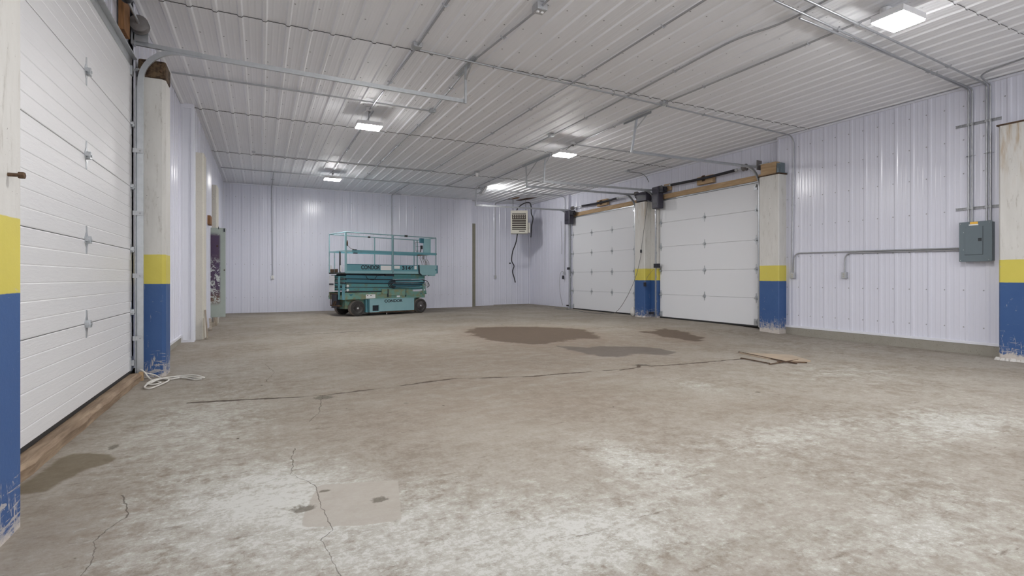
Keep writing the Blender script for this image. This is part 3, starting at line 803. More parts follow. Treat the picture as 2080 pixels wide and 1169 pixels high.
# ------------------------------------------------------------------ conduits
ZC = CEIL-.052
strap_src = {}
def strap(parent, p, axis):
    if axis not in strap_src:
        m = MB()
        pts = [(math.cos(a)*.019, 0, math.sin(a)*.019) for a in [PI+PI*k/8 for k in range(9)]]
        m2 = [(-.042, 0, .006), (-.02, 0, .006)]+pts+[(.02, 0, .006), (.042, 0, .006)]
        for a, b in zip(m2, m2[1:]): m.bar(a, b, .022, .003, up=(0, 1, 0))
        o = m.build('strap', 'box_metal', None, origin=(0, 0, 0)); strap_src[axis] = o; o.parent = parent
        q = parent['_o']; o.location = Vector(p)-Vector(q)
        o.rotation_euler = {'y': (0, 0, 0), 'x': (0, 0, PI/2), 'wy': (PI/2, 0, 0), 'wx': (PI/2, 0, PI/2)}[axis]
        return o
    return inst(strap_src[axis], parent, p, tuple(strap_src[axis].rotation_euler))
def conduit(pts, label, r=.0135, br=.16, straps=True, name='conduit', sp=1.55):
    t_ = thing(name, tuple(pts[0]), label, 'conduit')
    m = MB(); m.tube(fillet(pts, br), r, 10); m.build('pipe', 'conduit', t_)
    if straps:
        for a, b in zip(pts, pts[1:]):
            a = Vector(a); b = Vector(b); L = (b-a).length; d = (b-a)
            n = int(L/sp)
            for k in range(n):
                p = a+d*((k+.5)/n)
                if abs(d.z) > .5*L: ax = 'wx' if p.x > 9.5 else 'wy'
                elif abs(d.y) > abs(d.x): ax = 'y'
                else: ax = 'x'
                if a.z < 3 and abs(d.z) < .5*L: continue
                strap(t_, p, ax)
    return t_
XW = XR-.030
YW = YB-.030
conduit([(1.88, 2.2, ZC), (1.86, 6.60, ZC), (1.78, 9.5, ZC)], 'ceiling conduit feeding the left middle lamp, passing the square box near the long door track')
conduit([(1.86, 9.6, ZC), (1.86, 15.65, ZC)], 'ceiling conduit running from the left middle lamp to the left far lamp')
conduit([(2.85, 5.12, ZC), (2.70, 6.7, ZC), (2.83, 9.06, ZC)], 'ceiling conduit crossing under the hanger of the long left track')
conduit([(2.85, 9.18, ZC), (2.86, 16.3, ZC)], 'ceiling conduit between the small middle box and the cross run near the back wall')
conduit([(2.84, 2.2, ZC), (2.85, 5.05, ZC)], 'ceiling conduit entering the twin-socket box from above the frame')
conduit([(4.36, 2.2, ZC-.029), (4.37, 14.08, ZC-.029), (-.12, 14.08, ZC-.029)], 'long ceiling conduit that bends sharply left before the back wall')
conduit([(5.50, 2.4, ZC), (5.66, 4.11, ZC), (5.47, 4.62, ZC), (5.57, 6.9, ZC), (5.63, 9.5, ZC)], 'ceiling conduit with an S bend branching from the pair at upper right', br=.4)
conduit([(5.63, 9.6, ZC), (5.66, 13.80, ZC)], 'ceiling conduit between the two small boxes left of the middle right lamp')
conduit([(5.66, 13.90, ZC), (5.62, 16.32, ZC)], 'short ceiling conduit from the white-faced box to the back cross run')
conduit([(6.46, 3.45, ZC), (6.36, 6.88, ZC)], 'ceiling conduit from the big near lamp to the octagon box')
conduit([(6.40, 6.98, ZC), (6.46, 9.84, ZC)], 'ceiling conduit from the octagon box to the middle right lamp')
conduit([(6.46, 10.02, ZC), (6.52, 15.9, ZC)], 'ceiling conduit from the middle right lamp towards the far right lamp')
conduit([(1.90, 6.68, ZC-.029), (6.34, 6.93, ZC-.029)], 'cross conduit over the ceiling seam between the square box and the octagon box')
conduit([(6.44, 6.93, ZC-.029), (XW, 7.20, ZC-.029), (XW, 7.25, 1.25)], 'conduit running to the right wall and down it to the outlet beside the pillar', br=.22)
conduit([(-1.20, 9.10, ZC), (2.80, 9.12, ZC)], 'thin cross conduit from the left wall to the small middle box')
conduit([(-1.0, 16.34, ZC), (5.57, 16.36, ZC)], 'cross conduit in front of the back wall, left half')
conduit([(5.67, 16.36, ZC), (XR-.03, 16.42, ZC), (XR-.03, 16.44, 1.36)], 'cross conduit in front of the back wall, right half, dropping down the right wall')
conduit([(.33, 16.36, ZC), (.33, YW, ZC), (.35, YW, 1.22)], 'conduit dropping down the left part of the back wall to a switch box', br=.08)
conduit([(4.36, 16.42, ZC), (4.34, YW, ZC), (4.34, YW, 1.3)], 'conduit dropping down the back wall behind the scissor lift', br=.08)
conduit([(8.69, 16.45, ZC), (8.67, YB2-.03, ZC), (8.67, YB2-.03, 1.24)], 'conduit dropping down the back wall left of the heater', br=.08)
conduit([(6.50, 9.95, ZC), (9.45, 9.95, ZC)], 'cross conduit leaving the middle right lamp towards the right wall')
conduit([(9.45, 9.95, ZC), (9.47, 11.72, ZC)], 'short ceiling conduit ahead of the small box above the farther right door')
# runs into the breaker panel
conduit([(5.05, 3.77, ZC-.029), (10.10, 4.17, ZC-.029), (XW, 4.18, ZC-.029), (XW, 4.18, 2.04)], 'outer left riser of the first conduit pair above the breaker panel', br=.3, sp=2)
conduit([(5.66, 3.90, ZC-.029), (10.10, 4.125, ZC-.029), (XW, 4.135, ZC-.029), (XW, 4.135, 2.04)], 'inner right riser of the first conduit pair above the breaker panel', br=.3, sp=2)
conduit([(5.2, 3.60, ZC-.029), (10.10, 3.93, ZC-.029), (XW, 3.95, ZC-.029), (XW, 3.95, 2.04)], 'left riser of the second conduit pair above the breaker panel', br=.3, sp=2)
conduit([(9.45, 3.1, ZC-.029), (9.62, 3.80, ZC-.029), (10.10, 3.89, ZC-.029), (XW, 3.905, ZC-.029), (XW, 3.905, 2.04)], 'right riser of the second pair, whose ceiling run bends towards the camera', br=.3, sp=2)
conduit([(XW, 4.26, 1.635), (XW, 7.19, 1.68), (XW, 7.20, 1.25)], 'upper long horizontal conduit from the breaker panel to the far outlet', br=.14)
conduit([(XW, 4.26, 1.605), (XW, 6.13, 1.635), (XW, 6.14, 1.25)], 'shorter horizontal conduit from the breaker panel to the middle outlet', br=.14)

def jbox(x, y, label, size=.1, h=.05, kind='square'):
    m = MB()
    if kind == 'oct': m.lathe([(.001, CEIL-.018-h), (size/2, CEIL-.018-h), (size/2, CEIL-.015)], (x, y, 0), 'z', 8, smooth=False)
    else: m.box(x-size/2, y-size/2, CEIL-.018-h, x+size/2, y+size/2, CEIL-.015)
    o = m.build('junction_box', 'box_metal', bevel=.004); tag(o, label, 'junction box')
    m = MB(); m.box(x-size*.42, y-size*.42, CEIL-.022-h, x+size*.42, y+size*.42, CEIL-.018-h); m.build('cover_plate', 'galvanised', o, origin=tuple(o.location))
    return o
jbox(1.86, 6.66, 'square grey ceiling box where the left lamp conduit meets the cross run', .12)
b = jbox(2.85, 5.09, 'ceiling box with two white round sockets, near the top of the frame', .13, .075)
m = MB()
for dx in (-.028, .028): m.lathe([(.001, -.108+CEIL), (.017, -.108+CEIL), (.02, -.096+CEIL)], (2.85+dx, 5.09, 0), 'z', 14)
m.build('socket', 'white_plastic', b, origin=tuple(b.location))
jbox(2.84, 9.12, 'small ceiling box at the right end of the thin cross conduit', .11, .05)
jbox(6.38, 6.93, 'octagon ceiling box above the near right track hanger', .14, .045, 'oct')
jbox(5.63, 9.55, 'small ceiling box left of the middle right lamp', .11, .05)
b = jbox(5.66, 13.86, 'small ceiling box with a white round face hanging below it', .12, .05)
m = MB(); m.lathe([(.02, CEIL-.17), (.04, CEIL-.165), (.045, CEIL-.075), (.045, CEIL-.07)], (5.66, 13.86, 0), 'z', 16); m.build('round_face', 'white_plastic', b, origin=tuple(b.location))
jbox(5.62, 16.36, 'small ceiling box on the back cross run, right of centre', .10, .04)
jbox(4.36, 16.38, 'small ceiling box on the back cross run above the scissor lift', .10, .04)
jbox(9.47, 11.77, 'small ceiling box above the farther right door with a loose cable', .12, .05)
jbox(-.16, 14.08, 'small ceiling elbow box ending the bent conduit on the left', .08, .03)
m = MB(); m.tube(smooth_path([(9.52, 11.77, 4.20), (9.75, 11.77, 4.21), (10.02, 11.77, 4.19), (10.17, 11.77, 4.10), (10.26, 11.77, 3.97)]), .009, 8)
tag(m.build('loose_cable', 'cord_grey'), 'short grey cable drooping from the small ceiling box above the farther right door', 'cable')

# unistrut rails behind the risers
for z_, lab in ((3.625, 'upper slotted steel rail crossing the risers above the breaker panel'), (2.27, 'lower slotted steel rail crossing the risers above the breaker panel')):
    t_ = thing('strut_rail', (XR, 4.06, z_), lab, 'rail')
    m = MB(); m.box(XR-.019, 3.78, z_-.022, XR-.001, 4.36, z_-.015); m.box(XR-.019, 3.78, z_+.015, XR-.001, 4.36, z_+.022); m.box(XR-.006, 3.78, z_-.02, XR-.001, 4.36, z_+.02)
    for k in range(11): m.box(XR-.019, 3.785+k*.054, z_-.016, XR-.016, 3.80+k*.054, z_+.016)
    m.build('channel', 'conduit', t_)
    for y in (4.18, 4.135, 3.95, 3.905):
        m = MB(); m.bar((XW-.016, y, z_-.018), (XW-.016, y, z_+.018), .036, .006, up=(1, 0, 0)); m.build('clamp', 'galvanised', t_)

# outlets on the walls
def outlet(p, axis, label, mat='box_metal', dark=True):
    x, y, z_ = p; t_ = thing('outlet_box', p, label, 'outlet')
    m = MB(); f_ = MB(); g = MB()
    if axis == 'x':   # on the right wall
        m.box(x-.055, y-.05, z_-.06, x, y+.05, z_+.06); f_.box(x-.059, y-.045, z_-.055, x-.055, y+.045, z_+.055)
        for k in (-.022, .022): g.box(x-.062, y-.014, z_+k-.014, x-.058, y+.014, z_+k+.014)
    else:
        m.box(x-.05, y-.055, z_-.06, x+.05, y, z_+.06); f_.box(x-.045, y-.059, z_-.055, x+.045, y-.055, z_+.055)
        for k in (-.022, .022): g.box(x-.014, y-.062, z_+k-.014, x+.014, y-.058, z_+k+.014)
    m.build('box', mat, t_, bevel=.004); f_.build('face_plate', 'galvanised' if mat == 'box_metal' else mat, t_)
    g.build('socket', 'heater_beige', t_)
outlet((XR-.004, 7.22, 1.20), 'x', 'double grey outlet box at the foot of the wall conduit beside the pillar')
outlet((XR-.004, 6.14, 1.20), 'x', 'grey outlet box on the right wall below the bend of the shorter horizontal conduit')
outlet((.35, YB-.004, 1.17), 'y', 'pale switch box on the back wall left of the scissor lift', 'white_plastic')
outlet((8.67, YB2-.004, 1.19), 'y', 'grey outlet box low on the back wall left of the heater')
outlet((XR-.004, 16.45, 1.33), 'x', 'grey outlet box on the right wall just before the farther garage door')
m = MB(); m.lathe([(.001, -.035), (.03, -.03), (.034, 0)], (9.35, YB2-.002, 1.76), 'y', 14); tag(m.build('knockout_plug', 'ink'), 'small dark round plug on the back wall below the heater', 'plug')

# ------------------------------------------------------------------ breaker panel
t_ = thing('breaker_panel', (XR, 4.07, 1.41), 'grey steel breaker panel with an orange label, mounted on the right wall under four conduits', 'electrical panel')
m = MB(); m.box(10.19, 3.86, 1.42, XR, 4.26, 2.03); m.build('cabinet', 'panel_grey', t_, bevel=.006)
m = MB(); m.box(10.178, 3.85, 1.41, 10.19, 4.27, 2.045); m.build('cover', 'panel_grey', t_, bevel=.004)
d_ = None
m = MB(); m.box(10.172, 3.965, 1.52, 10.178, 4.19, 1.965); d_ = m.build('door', 'panel_grey', t_, bevel=.003)
m = MB(); m.box(10.168, 3.975, 1.73, 10.172, 4.02, 1.78); m.build('latch', 'panel_latch', d_, origin=t_['_o'])
m = MB(); m.box(10.1765, 3.962, 1.516, 10.1785, 4.193, 1.52); m.box(10.1765, 3.960, 1.516, 10.1785, 3.965, 1.968); m.build('door_gap', 'panel_latch', t_)
m = MB(); m.box(10.1755, 4.025, 2.005, 10.178, 4.125, 2.04); m.build('orange_label', 'yellow_label', t_)['label'] = 'orange warning label'
m = MB(); m.box(10.1755, 4.02, 1.985, 10.178, 4.14, 2.003); m.build('paper_label', 'white_plastic', t_)['label'] = 'white paper strip'
for y, z_ in ((3.89, 1.43), (4.25, 1.43), (4.25, 2.02), (3.88, 2.02), (4.21, 1.60), (4.21, 1.88)):
    m = MB(); m.lathe([(.001, 10.174), (.006, 10.175), (.007, 10.178)], (0, y, z_), 'x', 8); m.build('screw_head', 'galvanised', t_)

# ------------------------------------------------------------------ lamps
def lamp(x, y, z_, cx, cy, label, rot=(0, 0, 0), L=.43, W=.31, drop=.034):
    t_ = thing('high_bay_lamp', (x, y, z_), label, 'lamp')
    def put(m, name, mat, origin=None, bevel=0):
        o = m.build(name, mat, t_, origin=(0, 0, 0), bevel=bevel); o.rotation_euler = rot; return o
    m = MB(); m.box(-L/2, -W/2, .006, L/2, W/2, .05)
    for a, b, c_, d in ((-L/2-.008, -W/2-.008, L/2+.008, -W/2), (-L/2-.008, W/2, L/2+.008, W/2+.008), (-L/2-.008, -W/2, -L/2, W/2), (L/2, -W/2, L/2+.008, W/2)): m.box(a, b, -.018, c_, d, .05)
    m.box(-L/4, -W/4, .05, L/4, W/4, .075)
    for k in range(9): m.box(-L/2+.04+k*.042, -W/2+.03, .05, -L/2+.046+k*.042, W/2-.03, .062)
    put(m, 'housing', 'lamp_housing')
    m = MB(); m.box(-L/2+.001, -W/2+.001, -drop, L/2-.001, W/2-.001, .004); put(m, 'lens', 'lamp_lens')
    m = MB(); m.lathe([(.001, CEIL-.075), (.045, CEIL-.075), (.055, CEIL-.06), (.055, CEIL-.016)], (cx, cy, 0), 'z', 12); m.build('ceiling_canopy', 'lamp_housing', t_)
    m = MB(); m.tube([(cx, cy, CEIL-.07), (x, y, z_+.07)], .006, 6); m.tube([(cx+.01, cy, CEIL-.07), (cx+.012, cy, CEIL-.11)], .018, 8); m.build('hook', 'cord_grey', t_)
    m = MB(); m.tube(smooth_path([(cx-.03, cy, CEIL-.06), (cx-.10, cy-.01, CEIL-.12), (x-.13, y, z_+.10), (x-.10, y, z_+.05)]), .005, 6); m.build('power_cord', 'white_plastic', t_)
    return t_
lamp(6.36, 3.22, 4.02, 6.46, 3.40, 'large bright lamp at the upper right, nearest to the camera')
lamp(1.80, 9.72, 3.97, 1.77, 9.55, 'bright lamp over the left half of the room, nearer of the two on the left')
lamp(1.86, 15.62, 4.02, 1.87, 15.70, 'small bright lamp closest to the back wall above the left of the scissor lift')
lamp(6.15, 9.85, 3.94, 6.40, 9.90, 'bright lamp in the middle of the ceiling ahead of the garage door tracks')
lamp(6.78, 16.0, 4.10, 6.56, 15.93, 'lamp seen edge-on near the far right door track, lighting the ceiling and wall beyond', (0, math.radians(-58), 0), .30, .26, .016)
for lx, ly, lab in ((1.86, 3.2, 'unseen overhead lamp added to the left row, just above the camera view'), (1.86, -2.2, 'unseen fill lamp added behind the camera on the left'), (6.4, -2.2, 'unseen fill lamp added behind the camera on the right')):
    lamp(lx, ly, 4.0, lx, ly+.1, lab)     # three unseen lamps added overhead and behind the camera for fill

# ------------------------------------------------------------------ unit heater
hx0, hx1, hy, hz0, hz1 = 8.79, 9.45, 17.74, 2.88, 3.77
t_ = thing('unit_heater', ((hx0+hx1)/2, hy+.2, hz0), 'beige unit heater with dark louvres hanging in the far right corner', 'heater')
m = MB(); m.box(hx0, hy+.01, hz0, hx1, hy+.42, hz1); m.build('casing', 'heater_beige', t_, bevel=.012)
m = MB()
ix0, ix1, iz0, iz1 = hx0+.05, hx1-.07, hz0+.13, hz1-.11
m.box(hx0, hy-.012, hz0, ix0, hy+.012, hz1); m.box(ix1, hy-.012, hz0, hx1, hy+.012, hz1)
m.box(ix0, hy-.012, hz0, ix1, hy+.012, iz0); m.box(ix0, hy-.012, iz1, ix1, hy+.012, hz1); m.build('front_frame', 'heater_beige', t_)
m = MB(); m.box(ix0, hy+.004, iz0, ix1, hy+.0115, iz1); m.build('opening', 'heater_dark', t_)
H = iz1-iz0
for fr_ in (.03, .36, .50, .635, .77, .90):
    m = MB(); zt = iz1-H*fr_; m.add([(ix0, hy-.02, zt-.016), (ix1, hy-.02, zt-.016), (ix1, hy+.003, zt), (ix0, hy+.003, zt), (ix0, hy-.018, zt-.030), (ix1, hy-.018, zt-.030), (ix1, hy+.003, zt-.010), (ix0, hy+.003, zt-.010)],
        [(0, 1, 2, 3), (7, 6, 5, 4), (0, 4, 5, 1), (1, 5, 6, 2), (2, 6, 7, 3), (3, 7, 4, 0)]); m.build('louvre', 'heater_beige', t_)
for k in range(7):
    x = ix0+.055+k*(ix1-ix0-.11)/6; m = MB(); m.box(x-.011, hy-.008, iz1-H*.30, x+.011, hy+.003, iz1-H*.21); m.box(x-.011, hy-.008, iz1-H*.17, x+.011, hy+.003, iz1-H*.09); m.build('vane', 'heater_beige', t_)
m = MB(); m.box(hx0+.32, hy-.014, hz0+.065, hx0+.55, hy-.011, hz0+.10); m.build('badge', 'heater_dark', t_)
m = MB(); m.box(hx1, hy+.06, hz0+.03, hx1+.09, hy+.32, hz0+.42); m.build('control_box', 'bare_post', t_, bevel=.006)
for x in (hx0+.08, hx1-.08):
    for y in (hy+.08, hy+.34):
        m = MB(); m.tube([(x, y, hz1), (x, y, CEIL-.02)], .008, 6); m.build('hanging_rod', 'cord_grey', t_)
def cable(pts, label, r=.018, mat='dark_hose', name='cable', n=8):
    m = MB(); m.tube(smooth_path(pts, n), r, 8); return tag(m.build(name, mat), label, 'cable')
cable([(8.98, 17.9, 3.79), (9.06, 17.88, 3.92), (9.30, 17.88, 4.08), (9.52, 17.86, 4.12), (9.60, 17.86, 3.98), (9.60, 17.84, 3.70), (9.66, 17.82, 3.50), (9.60, 17.82, 3.20), (9.58, 17.84, 2.75)], 'thick black cable looping over the heater and down its right side', .022)
cable([(9.04, 17.95, 2.90), (9.05, 18.1, 2.55), (9.10, 18.5, 2.2), (9.28, 18.95, 1.85), (9.47, 19.12, 1.65), (9.42, 19.16, 1.42), (9.50, 19.16, 1.15), (9.56, 19.18, .96)], 'long black hose hanging from the heater down the back wall', .022)
m = MB(); m.box(8.60, 17.0, CEIL-.040, 9.60, 18.5, CEIL-.028)
bpy.data.objects['unit_heater'].rotation_euler = (0, 0, math.radians(-28))
# ragged opening above the heater
t_ = thing('ceiling_hatch', (9.05, 17.8, CEIL), 'ragged ceiling opening with brown edges above the heater', 'hatch')
m = MB(); m.add([(8.70, 18.45, CEIL-.030), (8.66, 17.0, CEIL-.040), (9.55, 17.25, CEIL-.026), (9.45, 18.4, CEIL-.026), (8.70, 18.45, CEIL-.035), (8.66, 17.0, CEIL-.045), (9.55, 17.25, CEIL-.031), (9.45, 18.4, CEIL-.031)], [(0, 1, 2, 3), (7, 6, 5, 4), (0, 4, 5, 1), (1, 5, 6, 2), (2, 6, 7, 3), (3, 7, 4, 0)]); m.build('loose_panel', 'ceiling_panel', t_)
m = MB(); m.prism([(8.68, 18.4), (8.67, 17.5), (8.85, 17.35), (8.95, 17.7), (8.8, 18.1)], 'z', CEIL-.048, CEIL-.038); m.build('charred_edge', 'orange_wood', t_)
m = MB(); m.prism([(9.1, 18.2), (9.2, 17.5), (9.5, 17.2), (9.45, 17.8), (9.3, 18.2)], 'z', CEIL-.044, CEIL-.034); m.build('charred_edge', 'rust', t_)

# ------------------------------------------------------------------ small things by the right doors
def pbox(x0, y0, z0, x1, y1, z1, name, label, cat, mat='black_plastic'):
    m = MB(); m.box(x0, y0, z0, x1, y1, z1); return tag(m.build(name, mat, bevel=.004), label, cat)
pbox(10.18, 16.02, 1.45, 10.24, 16.14, 1.54, 'door_sensor', 'black box on the frame at the far side of the farther right door', 'sensor')
pbox(10.20, 11.30, 1.44, 10.27, 11.50, 1.56, 'wall_control', 'black control box on the yellow band of the recessed pillar strip', 'control')
pbox(10.0, 11.62, .90, 10.04, 11.70, 1.02, 'wall_control', 'black push-button box with a white label hanging on the blue part of the central pillar', 'control')
cable([(10.02, 11.66, 1.02), (10.10, 11.62, 1.2), (10.2, 11.5, 1.40)], 'short cord between the two black controls at the central pillar', .004, 'cord_grey', 'control_cord')
cable([(10.05, 11.56, 3.40), (10.03, 11.62, 3.0), (9.99, 11.74, 2.2), (9.98, 11.82, 1.7), (9.97, 12.05, 1.1), (9.90, 12.35, .55), (9.86, 12.7, .16), (9.80, 13.0, .03), (9.75, 13.6, .012), (9.70, 14.3, .012), (9.95, 15.2, .012), (9.90, 15.7, .012), (10.05, 15.9, .02)], 'thin cord swinging down across the far right door and along the floor', .0075, 'cord_grey', 'power_cord')
m = MB(); m.lathe([(.012, -.05), (.028, -.04), (.028, .04), (.012, .05)], (9.985, 11.79, 1.93), 'z', 10); tag(m.build('cord_plug', 'black_plastic'), 'black in-line connector on the thin cord at the central pillar', 'plug')
cable([(10.22, 16.62, 3.3), (10.24, 16.60, 2.6), (10.24, 16.60, 2.05)], 'thin pull cord hanging below the farthest door opener', .006, 'cord_grey', 'pull_cord')
cable([(10.25, 16.47, 1.38), (10.24, 16.66, 1.36), (10.24, 16.74, 1.1), (10.24, 16.72, .6), (10.24, 16.62, .3), (10.22, 16.5, .12)], 'thin cable looping down from the outlet beside the farther right door', .006, 'cord_grey', 'thin_cable')
pbox(10.20, 16.44, 1.10, 10.24, 16.52, 1.24, 'cord_plug', 'black plug dangling at the outlet beside the farther right door', 'plug')
pbox(10.20, 16.12, .10, 10.25, 16.22, .15, 'door_sensor', 'small black sensor low beside the track of the farther right door', 'sensor')
pbox(10.12, 11.50, .10, 10.22, 11.60, .17, 'door_sensor', 'small black sensor low beside the central pillar', 'sensor')
cable([(9.9, 16.1, .012), (9.75, 16.3, .012), (9.72, 16.0, .012), (9.95, 15.8, .014), (10.1, 16.0, .012)], 'small loop of dark cable on the floor at the far right door', .010, 'cord_grey', 'cable_loop')
m = MB()
rnd = random.Random(3)
for k in range(7):
    a = rnd.uniform(0, 6.28); x, y = 10.05-.03+rnd.uniform(-.05, .02), 12.15+rnd.uniform(-.02, .05)
pr = [(.02, .0), (.07, .03), (.085, .12), (.07, .22), (.03, .27), (.005, .28)]
m.lathe(pr, (10.08, 12.26, 0), 'z', 10); tag(m.build('plaster_lump', 'rubble'), 'white rag-like lump at the foot of the central pillar', 'rubble')
def rubble(pts, label):
    m = MB()
    for x, y, r in pts:
        n = 7; vs = []; z0 = fz(x, y)-.01
        rr = [r*rnd.uniform(.7, 1.2) for _ in range(n)]
        vs = [(x+rr[i]*math.cos(2*PI*i/n), y+rr[i]*math.sin(2*PI*i/n), z0) for i in range(n)]+[(x+rr[i]*.6*math.cos(2*PI*i/n), y+rr[i]*.6*math.sin(2*PI*i/n), z0+r*rnd.uniform(.7, 1.1)) for i in range(n)]
        m.add(vs, [tuple(range(n, 2*n))]+[(i, (i+1) % n, n+(i+1) % n, n+i) for i in range(n)])
    tag(m.build('broken_concrete', 'rubble'), label, 'rubble')['kind'] = 'stuff'
rubble([(9.95, 3.22+k*.06, .035+.02*rnd.random()) for k in range(9)], 'crumbled white concrete along the foot of the pillar at the right edge')
rubble([(10.03, 11.72+k*.055, .022+.02*rnd.random()) for k in range(8)]+[(10.1+k*.05, 11.69, .02) for k in range(4)], 'crumbled concrete around the foot of the central pillar')

# ------------------------------------------------------------------ left side floor things
m = MB()
n = 24; rnd = random.Random(5); vs = []; fs = []
for i in range(n+1):
    y = 2.95+(6.95-2.95)*i/n; j = lambda a: rnd.uniform(-a, a)
    vs += [(-1.40, y, -.01), (-1.205+j(.006), y, -.01), (-1.20+j(.008), y, .062+j(.006)), (-1.225+j(.006), y, .088+j(.003)), (-1.40, y, .086)]
for i in range(n):
    for k in range(5): fs.append((i*5+k, i*5+(k+1) % 5, (i+1)*5+(k+1) % 5, (i+1)*5+k))
fs += [(0, 1, 2, 3, 4), tuple(n*5+k for k in range(5))]
m.add(vs, fs); tag(m.build('wooden_beam', 'beam_wood'), 'weathered brown timber sill lying under the left garage door', 'beam')
wblock(-1.225, 6.96, -.005, -1.185, 7.02, .10, 'small pale wood chip at the far end of the timber sill', 'header_wood')
m = MB()
P1 = [(-1.24, 7.02, .13), (-1.18, 6.98, .10), (-1.12, 6.92, .03), (-1.05, 6.80, .012), (-.98, 6.70, .012), (-1.02, 6.60, .012), (-1.10, 6.66, .014), (-1.06, 6.86, .02), (-.98, 6.92, .014), (-.92, 6.78, .012), (-.98, 6.50, .012), (-1.03, 6.38, .012), (-1.09, 6.48, .016), (-1.05, 6.72, .03), (-.94, 6.95, .02), (-.80, 6.90, .012), (-.68, 6.74, .012), (-.60, 6.72, .012)]
m.tube(smooth_path(P1, 6), .0085, 7)
P2 = [(-1.20, 7.0, .09), (-1.08, 6.99, .05), (-1.0, 6.90, .02), (-.90, 6.86, .012), (-.78, 6.96, .012), (-.66, 6.84, .012), (-.58, 6.80, .012), (-.70, 6.92, .03), (-.86, 6.98, .02), (-1.0, 6.82, .03), (-1.06, 6.62, .028)]
m.tube(smooth_path(P2, 6), .0085, 7)
tag(m.build('rope', 'rope'), 'tangled white rope on the floor at the foot of the left pillar', 'rope')

# leaning sheet on blocks and scrap wood beside the left wall
t_ = thing('metal_sheet', (-.99, 14.3, .2), 'narrow green metal sheet with flaking purple paint standing on wood blocks by the left wall', 'sheet')
m = MB(); m.box(-1.24, 14.28, .20, -.775, 14.33, 2.36); m.build('sheet', 'flaking_sheet', t_)
m = MB(); m.box(-.815, 14.26, 2.27, -.785, 14.28, 2.35); m.box(-.93, 14.265, 2.33, -.915, 14.28, 2.39); m.build('clip', 'ink', t_)
m = MB(); m.lathe([(.001, 14.268), (.02, 14.27), (.02, 14.281)], (-.95, 0, 1.92), 'y', 12); m.lathe([(.001, 14.268), (.015, 14.27), (.015, 14.281)], (-.80, 0, 1.34), 'y', 12); m.build('hole_rim', 'rust', t_)
wblock(-1.02, 14.20, 0, -.95, 14.40, .20, 'upright wood block under the flaking metal sheet', 'grey_wood')
wblock(-1.09, 13.9, 0, -.99, 14.42, .09, 'flat wood block on the floor in front of the metal sheet', 'grey_wood')
wblock(-1.085, 13.35, 2.36, -1.02, 13.75, 2.56, 'rusty brown wood block fixed to the left wall above the metal sheet', 'orange_wood')
def stick(a, b, w_, h_, label, mat='grey_wood'):
    m = MB(); m.bar(a, b, w_, h_, up=(0, 1, 0)); tag(m.build('wood_plank', mat), label, 'plank')
stick((-.90, 11.15, .01), (-.94, 11.18, .55), .022, .07, 'narrow wood plank leaning on the pale post by the left wall')
stick((-.945, 11.05, .01), (-.955, 11.08, .40), .012, .05, 'thin dark wood lath leaning behind the plank at the pale post')
stick((-.98, 12.9, .01), (-1.03, 13.4, .22), .04, .05, 'short wood stick leaning towards the metal sheet')
m = MB(); m.tube(smooth_path([(-1.2, 7.75, .02), (-1.15, 8.4, .05), (-1.2, 9.2, .03), (-1.18, 10.2, .04), (-1.22, 10.7, .12)]), .012, 6)

# ------------------------------------------------------------------ floor scrap on the right
z0 = fz(6.8, 5.1)
m = MB(); m.prism([(6.86, 5.74), (6.70, 5.18), (6.74, 4.82), (7.10, 4.72), (7.36, 5.20)], 'z', z0-.01, z0+.014)
tag(m.build('plywood_scrap', 'board_wood'), 'tan scrap board lying flat on the floor right of the crack', 'board')
def irn(a, b, label):
    m = MB(); a3 = (a[0], a[1], fz(*a)+.012); b3 = (b[0], b[1], fz(*b)+.012)
    m.bar(a3, b3, .020, .006); m.bar((a3[0]+.008, a3[1], a3[2]+.004), (b3[0]+.008, b3[1], b3[2]+.004), .004, .012)
    tag(m.build('angle_iron', 'rust'), label, 'angle iron')
irn((6.88, 5.78), (6.62, 4.60), 'long rusty angle iron along the near edge of the scrap board')
irn((6.22, 4.72), (7.02, 4.86), 'rusty angle iron crossing the end of the long one on the floor')
irn((6.33, 5.28), (6.28, 4.76), 'thin rusted strip on the floor left of the scrap board')
irn((6.55, 4.85), (6.86, 4.62), 'short rusty bar at the right tip of the floor scrap')

